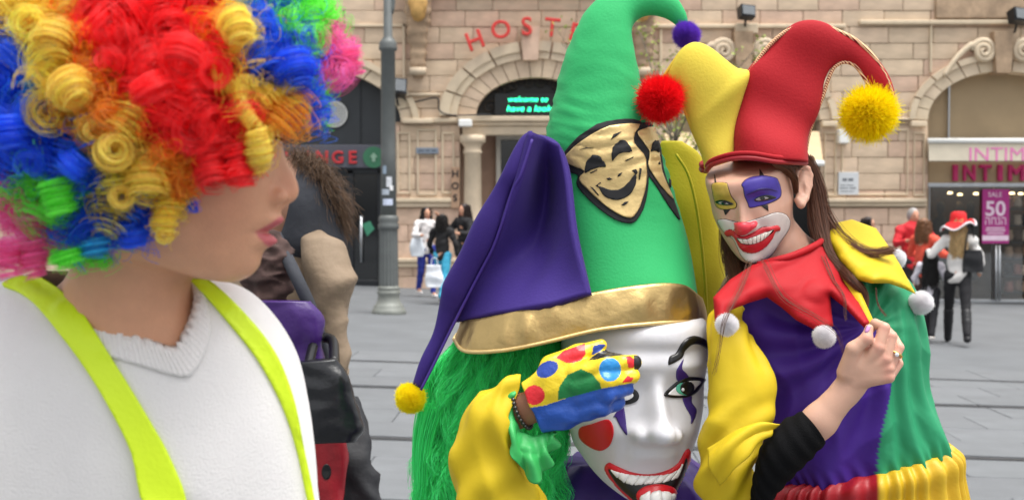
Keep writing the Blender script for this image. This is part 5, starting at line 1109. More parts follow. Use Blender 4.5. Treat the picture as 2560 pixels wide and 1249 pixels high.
# --- long brown hair
G2 = [([(2012, 405, 2.13), (2034, 480, 2.125), (2046, 560, 2.1), (2070, 640, 2.05), (2120, 690, 2.02), (2160, 735, 1.99), (2150, 775, 1.985)], [.012, .016, .02, .016, .012, .009, .003], 800),
      ([(2016, 400, 2.14), (2042, 480, 2.14), (2056, 570, 2.12), (2085, 650, 2.06), (2130, 700, 2.0), (2165, 745, 1.985), (2155, 800, 1.97)], [.015, .02, .022, .016, .011, .007, .002], 800),
      ([(2020, 410, 2.12), (2050, 500, 2.13), (2085, 570, 2.1), (2125, 610, 2.06), (2175, 633, 2.04), (2235, 625, 2.03)], [.01, .012, .014, .015, .014, .01], 150),
      ([(2030, 430, 2.14), (2060, 540, 2.12), (2110, 600, 2.08), (2150, 625, 2.05), (2210, 660, 2.04)], [.01, .012, .008, .004, .002], 160),
      ([(1935, 405, 2.01), (1965, 420, 2.03), (1985, 445, 2.05), (1990, 480, 2.07)], [.008, .012, .008, .004], 420), ([(1960, 402, 2.03), (1992, 408, 2.08), (2012, 415, 2.115), (2030, 450, 2.13)], [.01, .013, .012, .01], 420),
      ([(1815, 470, 2.14), (1812, 560, 2.13), (1822, 640, 2.11), (1835, 700, 2.06), (1800, 740, 2.03)], [.008, .012, .018, .018, .01], 600), ([(1840, 560, 2.13), (1850, 640, 2.12), (1860, 700, 2.08)], [.03, .03, .025], 600),
      ([(2060, 640, 2.03), (2085, 700, 1.99), (2110, 740, 1.96), (2115, 800, 1.94)], [.006, .004, .002, .001], 9), ([(1875, 655, 1.98), (1850, 720, 1.93), (1815, 790, 1.89), (1800, 860, 1.885), (1785, 930, 1.88)], [.012, .01, .008, .006], 9),
      ([(1910, 650, 1.99), (1960, 740, 1.95), (2040, 790, 1.93), (2090, 830, 1.915), (2115, 900, 1.91)], [.012, .01, .008, .004], 7), ([(2190, 720, 1.98), (2195, 760, 1.97), (2215, 790, 1.96)], [.003, .002, .001], 10)]
st = locks(G2, 3); hair('hair', st, .00032, .00016, [jitter(lin('#6a4330'), len(s), .3, i) for i, s in enumerate(st)], M_hair, gl_, label='long loose brown hair')
# ================================================================== CHILD IN THE CURLY RAINBOW WIG
ch = thing('person', 'child in profile wearing rainbow curly wig, white sweater and neon suspenders', 'person', (P(300, 1249, 1.0)[0], 1.0, gz(-.3)))
YC = .95; KC = YC / FPX
C3 = P(405, 350, YC); F3, L3, U3 = np.array((1., 0, 0)), np.array((0, 1., 0)), np.array((0, 0, 1.)); S3 = 1e-3 * 3.158 * KC / 1e-3
CF = [(125, 5), (116, 30), (100, 60), (80, 78), (60, 90), (40, 95), (20, 96.5), (5, 95), (-5, 94), (-22, 91), (-40, 89), (-52, 88.5), (-62, 86), (-72, 82), (-86, 78), (-90, 77.3), (-95, 76.2), (-101.6, 73.5), (-107.7, 69), (-112, 62), (-118, 50)]
CN = [(5, 0), (-3, .5), (-6, 1.5), (-14, 5), (-22.5, 9.7), (-31, 16), (-39.6, 19), (-46, 17.5), (-49.5, 13), (-51.5, 6), (-54, 2), (-58, 0)]
CB = [(0, -54, 9, 4, 3.5), (0, -63.5, 17, 6.2, 10.5), (0, -80, 15, 5.6, 11), (0, -72.6, 26, 1.4, -3.5), (36, -36, 20, 18, 3), (31, -2, 14, 8, -6), (31, -3, 11, 6, 4), (0, -99, 14, 8, 1.5)]
neck0, neck1 = P(345, 560, .965), P(300, 930, 1.0)
def f_child(p):
    q = (p - C3.astype(np.float32)) / S3; a, l, u = q[..., 0], q[..., 1], q[..., 2]
    g = head_field(a, l, u, front=CF, nose=CN, nose_w=((10, 7), (-10, 7.5), (-25, 8.5), (-38, 11), (-50, 12.5)), bumps=CB, jaw=((-30, -88), (10, -100), (30, -107.5), (57, -113.5), (80, -117)))
    loc = np.stack([a, l, u], -1)
    for s in (-1, 1):
        g = smin(g, s_ell(loc, (91.5, s * 12.5, -44.5), (9.5, 6.5, 6.5)), 4); g = smax(g, -s_ell(loc, (98, s * 7.5, -50.5), (5, 2.6, 2.6)), 2)
    g = g * S3; g = smin(g, chain(p, [neck0, (neck0 + neck1) / 2, neck1], [.047, .046, .056], .01), .02)
    g = smin(g, chain(p, [P(60, 900, 1.04), P(280, 840, 1.03), P(480, 880, 1.05)], [.04, .055, .035], .02), .04)
    return smin(g, s_ell(p, P(350, 960, 1.0), (.10, .06, .06)), .04)
lo = np.array((P(-160, 900, 1.03)[0], .86, P(300, 1010, 1.0)[2])); hi = np.array((P(765, 500, .95)[0], 1.1, P(300, 0, .95)[2]))
def c_child(V, N):
    q = pix(V); c = np.tile(lin('#d09a78')[:3], (len(V), 1)); z8 = lambda o: np.array(Z(o, 480, 280, 2.84))
    lips = np.zeros(len(V))
    for o in ([(448, 848), (500, 825), (560, 790), (610, 752), (640, 735), (670, 740), (670, 830), (600, 845), (540, 852)], [(450, 850), (540, 856), (600, 862), (625, 900), (615, 960), (570, 975), (520, 940), (475, 890)]):
        pz = z8(o); d = edged(q, pz) * np.where(inpoly(q, pz), 1, -1); lips = np.maximum(lips, np.clip(d / 5 + .6, 0, 1))
    lips = lips * (q[:, 0] > 630); c = c * (1 - lips[:, None]) + lips[:, None] * np.array(lin('#bd5d62')[:3])
    for (x, y), r, k in (((560, 520), 70, .25), ((720, 470), 30, .3)):
        w = np.exp(-((q[:, 0] - x) ** 2 + (q[:, 1] - y) ** 2) / (2 * r * r))[:, None] * k; c = c * (1 - w) + w * np.array(lin('#c97f66')[:3])
    return c
me = implicit('body', f_child, lo, hi, .0018, 1, c_child)
cb = link('body', me, mat('child_skin', '#c28a69', .5, attr='Col', var=.08, vscale=45, bump=.08, bscale=420, sss=.15), ch)
bvc = bvh_of(me)
lash = []
for i in range(26):
    t = i / 25; a = P(676 + 18 * t, 340 + 3 * math.sin(t * 3), .905 + .02 * t); lash.append(np.array([a + (k * .006 / 5, -.001 * k / 5, -.0035 * k / 5 + .0005 * (k / 5) ** 2) for k in range(6)]))
hair('eyelashes', [np.array(lash)], .00025, .0001, [jitter(lin('#1d1310'), 26)], M_hair, cb)
# --- sweater
def knit(S, T, O): return .0016 * snoise(O, .05, 70) + .0016 * crease(O, .06, 44, (1.5, 1, .7)) * np.clip((S - .12) * 6, 0, 1) + .003 * np.sin(O[..., 0] * 40 + O[..., 2] * 25) * np.clip((S - .35) * 2, 0, 1)
me = loft('sweater', [(95, 672, 1.02), (-40, 730, 1.02), (-150, 840, 1.02), (-195, 1000, 1.02), (-205, 1300, 1.02), (-210, 1700, 1.02), (-190, 2400, 1.02)], [(505, 690, 1.02), (600, 722, 1.02), (668, 780, 1.02), (724, 862, 1.02), (758, 970, 1.02), (782, 1110, 1.02), (796, 1249, 1.02), (810, 1500, 1.02), (800, 2400, 1.02)], 1.02, lambda s: .5 + .1 * math.exp(-((s - .2) / .2) ** 2), 200, 150, 2.25, disp=knit, cap=False, level=True)
V = getv(me); q = pix(V); hole = inpoly(q, np.array([(40, 600), (70, 690), (140, 745), (232, 812), (335, 838), (432, 866), (458, 830), (480, 777), (490, 720), (520, 690), (560, 600)])) & (V[:, 1] < 1.02)
bm = bmesh.new(); bm.from_mesh(me); bm.verts.ensure_lookup_table(); bmesh.ops.delete(bm, geom=[bm.verts[i] for i in np.nonzero(hole)[0]], context='VERTS'); bm.to_mesh(me); bm.free()
me.polygons.foreach_set('use_smooth', np.ones(len(me.polygons), bool))
M_knit = mat('white_knit', '#e0dddb', .9, var=.03, vscale=20, bump=.2, bscale=500, weave=0, sheen=.3)
sw = link('sweater', me, M_knit, ch, label='white fine knit sweater'); bvs = bvh_of(me)
def onto(bv, px, py, off, dflt):
    a, b = ray(px, py); loc, nor, _, _ = bv.ray_cast(a, b, 4)
    if loc is None: return P(px, py, dflt)
    return np.array(loc) - np.array(b) * off
ins = spline(np.array([(150, 752), (190, 782), (229, 810), (332, 834), (431, 868), (457, 834), (481, 777), (487, 735), (478, 700)], float), 130); outs = spline(np.array([(140, 800), (180, 838), (235, 876), (350, 912), (457, 941), (490, 920), (519, 860), (525, 800), (503, 725)], float), 130)
G = []
for i in range(130):
    row = []
    for t in np.linspace(0, 1, 9):
        q = ins[i] * (1 - t) + outs[i] * t; yo = onto(bvs, *(outs[i]), 0, .95)[1]; h = onto(bvs, q[0], q[1], 0, yo)[1]
        if abs(h - yo) > .05: h = yo + .012 * (1 - t)
        row.append(P(q[0], q[1], h - .0018 - .001 * math.sin(math.pi * t) - .0005 * math.sin(i * 2.1) * (.12 < t < .95)))
    G.append(row)
link('neckband', sheet('neckband', np.array(G), .003), mat('rib_knit', '#e9e5e2', .9, var=.03, bump=.3, bscale=500, sheen=.3), sw)
bvn = bvh_of(sw.data, [c for c in sw.children][0].data)
M_neon = mat('neon_ribbon', '#d9f522', .5, var=.03, vscale=30, bump=.08, bscale=300, weave=0)
for o in ([(8, 716), (60, 692), (104, 690), (190, 760), (290, 910), (370, 1040), (430, 1150), (464, 1262), (366, 1262), (330, 1130), (270, 1010), (200, 900), (100, 775), (50, 735)], [(468, 690), (500, 688), (600, 778), (680, 878), (726, 990), (753, 1120), (781, 1262), (768, 1262), (737, 1120), (698, 1005), (638, 895), (558, 795)]):
    decal('suspender', o, bvn, M_neon, ch, .003, step=9, thick=.002, relax=60)
tr_l = [(-150, 2380), (-120, 3200), (-60, 5300)]
for x0, x1 in ((-170, 290), (310, 770)):
    link('trouser_leg', loft('leg', [(x0, 2350), (x0 + 60, 3400), (x0 + 100, 5500)], [(x1, 2350), (x1 - 60, 3400), (x1 - 100, 5500)], 1.02, .8, 24, 20), mat('denim', '#2c3550', .8), ch)
# --- wig
ZC = dict(r='#ff1a22', o='#ff9a20', y='#ffd24a', b='#0a5cf0', g='#6cf542', t='#189ad0', p='#ff62a4')
ZN = [('r', 330, 60), ('r', 420, 120), ('r', 330, 180), ('r', 420, 230), ('r', 480, 190), ('r', 500, 290), ('r', 560, 330), ('r', 470, 330), ('r', 560, 420), ('r', 530, 400), ('r', 610, 420), ('r', 260, 110), ('r', 250, 30), ('r', 440, 30), ('r', 520, 60), ('r', 540, 130), ('r', 400, 300),
      ('o', 200, 150), ('o', 150, 50), ('y', 110, 10), ('y', 95, 100), ('y', 60, 50), ('o', 200, 215), ('y', 145, 200), ('o', 250, 300), ('y', 300, 345), ('o', 240, 250), ('o', 400, 370), ('y', 590, 60), ('y', 600, 120), ('o', 560, 90), ('y', 612, 200), ('y', 640, 270), ('y', 660, 360), ('o', 690, 285), ('y', 700, 240), ('o', 720, 320),
      ('b', 700, 90), ('b', 760, 150), ('b', 690, 170), ('b', 750, 235), ('b', 780, 285), ('t', 650, 20), ('b', 660, 60), ('g', 730, 15), ('g', 785, 60), ('g', 770, -20), ('g', 805, 250), ('g', 790, 315), ('p', 850, 40), ('p', 890, 70), ('p', 860, 140), ('p', 825, 100), ('p', 900, 0), ('p', 850, 190), ('p', 840, -40),
      ('b', 15, 130), ('b', 45, 190), ('b', 60, 300), ('b', 10, 280), ('b', 90, 350), ('b', 170, 410), ('b', 40, 410), ('t', 230, 345), ('t', 90, 250), ('b', 200, 340), ('y', 120, 285), ('y', 230, 320), ('y', 280, 385), ('y', 380, 450), ('y', 370, 400), ('y', 300, 490), ('y', 415, 545), ('o', 410, 480), ('o', 450, 420),
      ('b', 210, 530), ('b', 300, 560), ('b', 335, 600), ('b', 360, 560), ('b', 170, 540), ('b', 260, 470), ('b', 330, 520), ('g', 130, 440), ('g', 85, 475), ('g', 140, 520), ('g', 170, 645), ('g', 220, 615), ('g', 265, 640), ('t', 235, 590), ('t', 320, 610), ('p', 15, 500), ('p', 40, 580), ('p', 25, 645), ('p', 90, 640), ('p', 95, 565), ('p', 50, 520)]
zxy = np.array([(a[1], a[2]) for a in ZN], float); zcol = np.array([lin(ZC[a[0]])[:3] for a in ZN])
def zone(pxy, g, jit=14):
    q = np.atleast_2d(pxy) + g.normal(0, jit, (len(np.atleast_2d(pxy)), 2)); return zcol[((q[:, None] - zxy[None]) ** 2).sum(-1).argmin(1)]
KEEP = np.array([(-500, -400), (960, -400), (895, 60), (870, 160), (805, 200), (795, 280), (745, 300), (700, 305), (655, 400), (600, 430), (505, 440), (480, 500), (430, 560), (350, 610), (250, 655), (100, 670), (-500, 690)], float)
g = np.random.default_rng(21); wc = P(395, 240, .965); WR = np.array((.149, .135, .138))
def coil(a, b, r, turns, n, col, g, k=44, tight=1.15, jr=.34, grow=True):
    """one ringlet from a to b: a bundle of fine strands wound round its axis"""
    ts = g.uniform(0, .3, (n, 1)); te = g.uniform(.68, 1, (n, 1)); ax = b - a; L = np.linalg.norm(ax); ax = ax / L; e1 = np.cross(ax, g.normal(size=3)); e1 /= np.linalg.norm(e1); e2 = np.cross(ax, e1)
    t = ts + (te - ts) * np.linspace(0, 1, k)[None]; ph = g.uniform(0, 6.28); off = g.uniform(-.5, .5, (n, 1)) * tight / turns * L; rr = r * (1 + g.normal(0, jr, (n, 1)))
    pr = (np.clip(.35 + 1.6 * t, 0, 1) * np.clip(1.6 - .85 * t, 0, 1) if grow else np.clip(1.5 - .7 * t, .7, 1)) * (1 + .1 * np.sin(t * 9 + ph)); th = ph + t * turns * 6.283 + g.normal(0, .12, (n, 1))
    w = g.normal(0, .0008, (n, 1, 3)) * t[..., None] + .0012 * np.sin(t * 5 + g.uniform(0, 6, (n, 1)))[..., None] * e1
    S = a + ax * (t * L + off)[..., None] + (rr * pr)[..., None] * (np.cos(th)[..., None] * e1 + np.sin(th)[..., None] * e2) + w
    return S, np.clip(np.asarray(col) * (1 + g.normal(0, .28, (n, 1))) * g.uniform(.95, 1.3) + g.uniform(0, .05, (n, 1)), 0, 1)
S_, C_ = [], []
d = g.normal(size=(3600, 3)); d /= np.linalg.norm(d, axis=1, keepdims=True)
pts_kept = []
for v in d:
    lay = g.choice([.78, .9, 1.0], p=[.22, .38, .4]); c = wc + v * WR * lay
    if v[1] > .55: continue
    q = pix(c)
    if not inpoly(q[None], KEEP)[0]: continue
    if q[0] > 640 and q[1] > 250 and c[1] < .86: continue
    if any(abs(lay - l2) < .05 and ((c - c2) ** 2).sum() < .0145 ** 2 for c2, l2 in pts_kept): continue
    pts_kept.append((c, lay)); axd = v * .6 + np.array((0, 0, -.55)) + g.normal(0, .6, 3); axd /= np.linalg.norm(axd); L = g.uniform(.022, .045); r = g.uniform(.006, .0125)
    a, b = c - axd * L / 2, c + axd * L / 2
    if not inpoly(pix(b)[None], KEEP)[0] and pix(b)[0] < 760: b = c + axd * L * .1
    s, cc = coil(a, b, r, L / g.uniform(.012, .02), 46, zone(pix(c), g)[0], g, 34); S_.append(s); C_.append(cc)
print('coils', len(S_))
H = lambda k: np.array(lin(ZC[k])[:3])
Yl = np.array(lin('#f4cf58')[:3])
for a, b, rp, tn, col, n in (((606, 190, .86), (598, 262, .85), 15, 2.5, Yl, 60), ((600, 262, .85), (640, 320, .85), 17, 2.5, Yl, 60), ((640, 318, .85), (652, 436, .855), 21, 5.5, Yl, 130), ((518, 360, .86), (533, 468, .85), 31, 4, H('r'), 130), ((592, 365, .86), (602, 468, .855), 26, 4, H('r'), 120),
                        ((232, 318, .845), (236, 326, .82), 24, 2.2, Yl, 70), ((275, 395, .85), (290, 370, .815), 31, 3, Yl, 110), ((303, 496, .85), (306, 492, .83), 21, 2.2, Yl, 70), ((409, 589, .862), (411, 587, .85), 14, 2.2, Yl, 50), ((372, 385, .85), (362, 500, .84), 34, 4, Yl, 120), ((418, 500, .86), (405, 590, .855), 24, 4, H('y') * .85, 80),
                        ((480, 500, .88), (481, 525, .875), 12, 2, H('b'), 60), ((772, 275, .93), (768, 288, .91), 27, 1.6, H('b'), 40), ((140, 450, .84), (150, 540, .84), 30, 3, H('g'), 110), ((165, 625, .86), (175, 660, .86), 30, 2.5, H('g'), 110), ((235, 595, .86), (240, 640, .86), 26, 2.5, H('t'), 90), ((330, 560, .86), (335, 615, .865), 28, 3, H('b'), 110), ((85, 600, .87), (88, 690, .87), 26, 3, H('p'), 100), ((25, 590, .87), (20, 690, .87), 30, 3, H('p'), 100),
                        ((150, 55, .83), (120, 130, .82), 34, 3, Yl, 110), ((160, 190, .82), (190, 250, .81), 36, 3, Yl, 110), ((360, 190, .80), (390, 250, .80), 36, 3, H('r'), 120), ((440, 170, .80), (470, 90, .81), 36, 3, H('r'), 120), ((585, 30, .84), (600, 100, .83), 30, 3, Yl, 110), ((720, 130, .88), (745, 220, .87), 38, 3.2, H('b'), 140), ((205, 390, .83), (160, 430, .83), 28, 3, H('b'), 110), ((20, 290, .83), (25, 370, .83), 34, 3, H('b'), 110), ((860, 120, .95), (870, 190, .95), 30, 3, H('p'), 110)):
    A, B = P(*a), P(*b); s, cc = coil(A, B, rp * (A[1] / FPX), tn, int(n * .7), col, g, 60, 1.1, .24, False); S_.append(s); C_.append(cc)
# frizz
n = 12000; v = g.normal(size=(n, 3)); v /= np.linalg.norm(v, axis=1, keepdims=True); c = wc + v * WR * g.uniform(.85, 1.06, (n, 1)); q = pix(c); ok = inpoly(q, KEEP) & (v[:, 1] < .6); c = c[ok]; v = v[ok]; n = len(c); t = np.linspace(0, 1, 16)[None, :, None]
e1 = g.normal(size=(n, 1, 3)); e2 = g.normal(size=(n, 1, 3)); e1 /= np.linalg.norm(e1, axis=-1, keepdims=True); e2 /= np.linalg.norm(e2, axis=-1, keepdims=True); rr = g.uniform(.003, .009, (n, 1, 1)); w = g.uniform(5, 13, (n, 1, 1))
S_.append(c[:, None] + (v[:, None] * .006 + g.normal(0, .005, (n, 1, 3))) * t + rr * (np.cos(w * t) * e1 + np.sin(w * t) * e2)); C_.append(np.clip(zone(pix(c), g, 25) * 1.1, 0, 1))
cap = implicit('wig', lambda p: smax(np.maximum(s_ell(p, P(330, 190, .98), (.118, .105, .108)), -s_ell(p, P(640, 520, .93), (.055, .2, .055))), -s_ell(p, P(480, 600, .93), (.035, .2, .04)), .01), P(330, 190, .97) - .13, P(330, 190, .97) + .13, .004, 2, lambda V, N: zone(pix(V), g, 3) * .8)
wig = link('wig', cap, mat('wig_cap', '#888888', .9, attr='Col', var=.2, vscale=40), ch, label='rainbow wig of tight shiny ringlets')
hair('ringlets', S_, .00021, .00014, C_, M_gloss, wig)
# ================================================================== PASSERS-BY
def rotz(v, a): c, s = math.cos(a), math.sin(a); v = np.asarray(v, float); return np.stack([v[..., 0] * c - v[..., 1] * s, v[..., 0] * s + v[..., 1] * c, v[..., 2]], -1)
CLO = {}
def cloth(c, rough=.8):
    if (c, rough) not in CLO: CLO[(c, rough)] = mat('cloth', c, rough, var=.12, vscale=14, bump=.3, bscale=40)
    return CLO[(c, rough)]
def ped(label, px, Y, ztop, yaw, top, bottom, hairc, skinc='#c99478', shoe='#22201f', stride=.18, arms=((.2, .05, .0), (.2, .05, .0)), hairlen=.35, skirt=False, group=None, boots=None, build=1.0, glasses=False, fluffy=1.0, leg=1.0):
    """arms: for the left and right arm (out, forward, lift 0..1); yaw 0 faces the viewer"""
    x0 = P(px, 540, Y)[0]; base = np.array((x0, Y, gz(x0))); H = ztop - base[2]; k = H / 1.68; h = .0145
    T = thing('person', label, 'person', base, group)
    hip, knee, ank, sho, nck, hd = .9, .48, .07, 1.36, 1.43, 1.555; W = .17 * build
    J = {}
    for s in (-1, 1):
        st = stride * s; J['hip', s] = np.array((s * .085, 0, hip)); J['knee', s] = np.array((s * .09, -st * .6 - .02, knee)); J['ank', s] = np.array((s * .09, -st + (.06 if s < 0 else 0), ank + (.05 if (s < 0 and stride > .1) else 0)))
        o, f, l = arms[0] if s < 0 else arms[1]; S = np.array((s * W, 0, sho)); J['sho', s] = S
        E = S + np.array((s * (.06 + o * .2), -f * .12 + .03, -.27 * (1 - l * .6))); J['elb', s] = E
        J['han', s] = E + np.array((s * (o * .1 - .06 * f), -.05 - f * .22, -.23 + .42 * l + f * .1))
    def xf(V): return rotz(np.asarray(V) * k, R(yaw)) + base
    def imp(nm, fn, lo, hi, m, par_=T, sm=1):
        me = implicit(nm, fn, lo, hi, h, sm); v = getv(me); me.vertices.foreach_set('co', xf(v).astype(np.float32).ravel()); me.update(); return link(nm, me, m, par_)
    def f_body(p):
        d = s_ell(p, (0, 0, hd), (.072, .092, .115)); d = smin(d, s_ell(p, (0, -.09, hd - .015), (.014, .02, .02)), .015); d = smin(d, s_cone(p, (0, .01, nck - .05), (0, .0, hd - .06), .05, .048), .02)
        d = smin(d, chain(p, [(0, 0, hip), (0, .01, 1.12), (0, 0, sho - .03)], [.12 * build, .1 * build, .11 * build], .03), .05)
        for s in (-1, 1):
            d = smin(d, chain(p, [J['hip', s], J['knee', s], J['ank', s]], [.066 * build, .042, .032], .01), .03); d = smin(d, s_cone(p, J['ank', s], J['ank', s] + (0, -.13, -.035), .035, .026), .015)
            d = smin(d, chain(p, [J['sho', s], J['elb', s], J['han', s]], [.045, .036, .026], .01), .02); w = (J['han', s] - J['elb', s]); w = w / np.linalg.norm(w)
            d = smin(d, s_cone(p, J['han', s], J['han', s] + w * .07, .028, .02), .01)
            d = smin(d, s_cone(p, J['han', s], J['han', s] + w * .05 + (-s * .035, -.01, 0), .014, .01), .006)
        return d
    body = imp('body', f_body, (-.62, -.62, 0), (.62, .42, 1.72), mat('skin', skinc, .55, var=.06))
    def f_top(p):
        d = chain(p, [(0, .0, hip - .02), (0, .01, 1.12), (0, 0, sho - .02)], [.135 * build, .125 * build, .125 * build], .03, (1 / build ** .3, 1.12, 1)); d = smin(d, chain(p, [J['sho', -1], (0, 0, sho + .03), J['sho', 1]], [.066, .07, .066], .02), .05)
        for s in (-1, 1): d = smin(d, chain(p, [J['sho', s], J['elb', s], J['elb', s] * .12 + J['han', s] * .88], [.065, .053, .043], .01), .03)
        d = smax(d, hip - .1 - p[..., 2], .02); return d + .006 * snoise(p, .05, 3 + int(px)) + .004 * np.sin(p[..., 2] * 55 + p[..., 0] * 30)
    imp('top', f_top, (-.64, -.62, .7), (.64, .42, 1.5), cloth(top))
    def f_bot(p):
        if skirt: d = chain(p, [(0, 0, hip + .05), (0, 0, .62), (0, -.0, .12)], [.125, .19, .27], .05); d = smax(d, .1 - p[..., 2], .01); return d + .012 * np.sin(np.arctan2(p[..., 1], p[..., 0]) * 9) * (1 - p[..., 2])
        d = s_ell(p, (0, 0, hip), (.15 * build, .115, .13))
        for s in (-1, 1): d = smin(d, chain(p, [J['hip', s], J['knee', s], J['ank', s] + (0, 0, .03)], [.098 * build * (.5 + .5 * leg), .066 * leg, .052 * leg], .01), .02)
        return smax(d, p[..., 2] - hip - .09, .02) + .004 * snoise(p, .05, 9)
    imp('skirt' if skirt else 'trousers', f_bot, (-.36, -.5, .05), (.36, .4, 1.05), cloth(bottom))
    for s in (-1, 1):
        a = J['ank', s]
        def f_shoe(p, a=a):
            d = s_cone(p, a + (0, .02, -.03), a + (0, -.14, -.045), .04, .034, (1, 1, 1.15))
            if boots: d = smin(d, chain(p, [a + (0, 0, -.02), (a + J['knee', s]) / 2, a * .15 + J['knee', s] * .85], [.05, .062, .066], .01), .02); d = np.minimum(d, s_cone(p, a + (0, .04, -.03), a + (0, .045, -.07), .018, .009))
            return smax(d, a[2] - .075 - p[..., 2], .004)
        imp('boot' if boots else 'shoe', f_shoe, a - (.12, .24, .09), np.maximum(a, J['knee', s] if boots else a) + (.12, .22, .1), cloth(boots or shoe, .35 if boots else .6))
    # hair as real strands over a cap
    capm = imp('hair', lambda p: smax(smax(s_ell(p, (0, .018, hd + .018), (.083, .098, .112)), -s_ell(p, (0, -.13, hd - .04), (.066, .09, .11)), .01), -(p[..., 2] - hd + .1), .02), (-.12, -.13, hd - .14), (.12, .15, hd + .16), cloth(hairc, .5))
    if hairlen > 0:
        g = np.random.default_rng(int(px)); n = 700; an = g.uniform(-.25 * math.pi, 1.25 * math.pi, n); k2 = 12; t = np.linspace(0, 1, k2)[None, :]
        r0 = np.stack([np.cos(an) * .08, np.sin(an) * .092 + .015, np.full(n, hd + .04) + g.uniform(-.06, .06, n)], 1); ln = hairlen * g.uniform(.75, 1.05, n)
        X = r0[:, None, 0] * (1 + .25 * fluffy * np.sin(t * 2.6)) + .01 * fluffy * np.sin(t * 22 + an[:, None] * 5) + g.normal(0, .012, (n, 1)) * t; Y_ = r0[:, None, 1] * (1 + .12 * np.sin(t * 3)) + .045 * t * (np.sin(an)[:, None] > 0) + .008 * fluffy * np.sin(t * 18 + an[:, None] * 7); Zz = r0[:, None, 2] - ln[:, None] * t
        hair('strands', [xf(np.stack([X, Y_, Zz], -1))], .0035, .0022, [jitter(lin(hairc), n, .2, 2)], M_hair, capm)
    if not skirt or True:
        for s in (-1, 1): 
            e = xf(np.array([(s * .03, -.088, hd + .012)]))[0]; V, F = lathe([(.001, -.009), (.012, -.004), (.013, .002), (.001, .008)], e, 8); link('eye', M_((V, F)), M_bpaint, body)
        link('mouth', M_(tube(xf(np.array([(-.025, -.085, hd - .062), (0, -.094, hd - .066), (.025, -.085, hd - .062)])), .006, 6)), cloth('#a0524a'), body)
    return T, xf, J
def ztop(py, Y): return P(1280, py, Y)[2]
def carrier(lab, px, py, Y, w, h_, col, name='carrier_bag', handle=True, group=None):
    t = thing(name, lab, 'bag', P(px, py + h_ / 2, Y), group)
    link('bag_body', loft('bag', [(px - w * .42, py - h_ / 2), (px - w * .5, py), (px - w * .48, py + h_ / 2)], [(px + w * .4, py - h_ / 2), (px + w * .5, py), (px + w * .46, py + h_ / 2)], Y, .35, 24, 24, 2.8, disp=lambda S, T, O: .012 * snoise(O, .08, int(px))), cloth(col, .5), t)
    if handle:
        for dy in (-.03, .03): link('handle', M_(tube([P(px - w * .2, py - h_ / 2 + 2, Y + dy), P(px - w * .12, py - h_ / 2 - 16, Y + dy), P(px + w * .12, py - h_ / 2 - 16, Y + dy), P(px + w * .2, py - h_ / 2 + 2, Y + dy)], .008, 6, 16)), cloth(col, .5), t)
    return t
ped('woman with dark ponytail in white top and blue trousers by the stone wall', 1066, 24.2, ztop(517, 24.2), 25, '#d9d4d2', '#27358f', '#231a1a', stride=.12, arms=((.2, .9, .35), (.2, .7, .3)), hairlen=.4, shoe='#e2dcda')
carrier('crumpled white carrier bag held low beside the white topped woman', 1043, 618, 23.9, 34, 46, '#d5dbe2'); carrier('pale grey carrier bag behind the white one by the wall', 1056, 632, 24.3, 22, 58, '#b9c6d2')
ped('woman seen from behind in black top and turquoise trousers', 1106, 22.4, ztop(534, 22.4), 160, '#161517', '#3a9fc0', '#17120f', stride=.2, arms=((.25, .1, 0), (.2, .3, .1)), hairlen=.2, shoe='#26262b')
carrier('large white carrier bag hanging from the hand of the turquoise trousered woman', 1086, 690, 22.2, 44, 56, '#e4e8ee')
ped('woman with long brown hair in black jacket over teal top by the column', 1160, 22.9, ztop(508, 22.9), -50, '#1a191c', '#8a8f86', '#2a1a16', stride=.1, arms=((.3, 1, .9), (.2, .8, .4)), hairlen=.5)
T, xf, J = ped('woman in white jacket and black heeled boots wearing a red floppy hat', 2396, 17.4, ztop(540, 17.4), 165, '#dcd8d4', '#17161a', '#c6a878', stride=.3, arms=((.25, .3, .1), (.5, .5, .5)), hairlen=.42, boots='#121114', build=1.0, leg=.9)
hp = xf(np.array([(0, 0.0, 1.60)]))[0]; a = np.linspace(0, 2 * np.pi, 48, endpoint=False); prof = [(.01, .16), (.07, .155), (.105, .13), (.115, .06), (.12, .01), (.16, -.01), (.2, -.03), (.235, -.045), (.24, -.05)]
ht = thing('floppy_hat', 'red floppy hat with white wavy brim on the booted woman', 'hat', hp)
V = np.array([(hp[0] + r_ * math.cos(t), hp[1] + r_ * math.sin(t), hp[2] + z_ + (.035 * math.sin(t * 4 + .6) if r_ > .17 else 0) + .05 * math.cos(t) * (r_ > .17)) for r_, z_ in prof for t in a]); link('felt', M_((V, [tuple(f) for f in grid_faces(len(prof), 48, False, True)] + [tuple(range(48))])), cloth('#d0161c'), ht)
rim = V[-48:]; link('white_trim', M_(tube(np.vstack([rim, rim[:1]]), .013, 8)), cloth('#ece6e8'), ht)
bg2 = carrier('slouchy black leather shoulder bag on the arm of the booted woman', 2432, 652, 17.25, 52, 56, '#17171b', 'shoulder_bag', False)
link('strap', M_(tube(PP([(2412, 632, 17.2), (2418, 590, 17.2), (2430, 562, 17.3), (2436, 600, 17.3), (2446, 632, 17.3)]), .014, 6, 24)), cloth('#17171b'), bg2)
ped('little girl with long black curly hair, white top and black leggings', 2328, 17.7, ztop(620, 17.7), 150, '#d7d2da', '#1c1b20', '#14100f', stride=.26, arms=((.3, .3, 0), (.3, .6, .2)), hairlen=.62, shoe='#dcd6d0', fluffy=2.2)
ped('grey haired man in red shirt by the stone wall', 2284, 20.5, ztop(519, 20.5), 10, '#c2202a', '#2a2728', '#9c9794', skinc='#c08a70', arms=((.2, .9, .45), (.2, .9, .4)), hairlen=0, build=1.25, stride=.05)
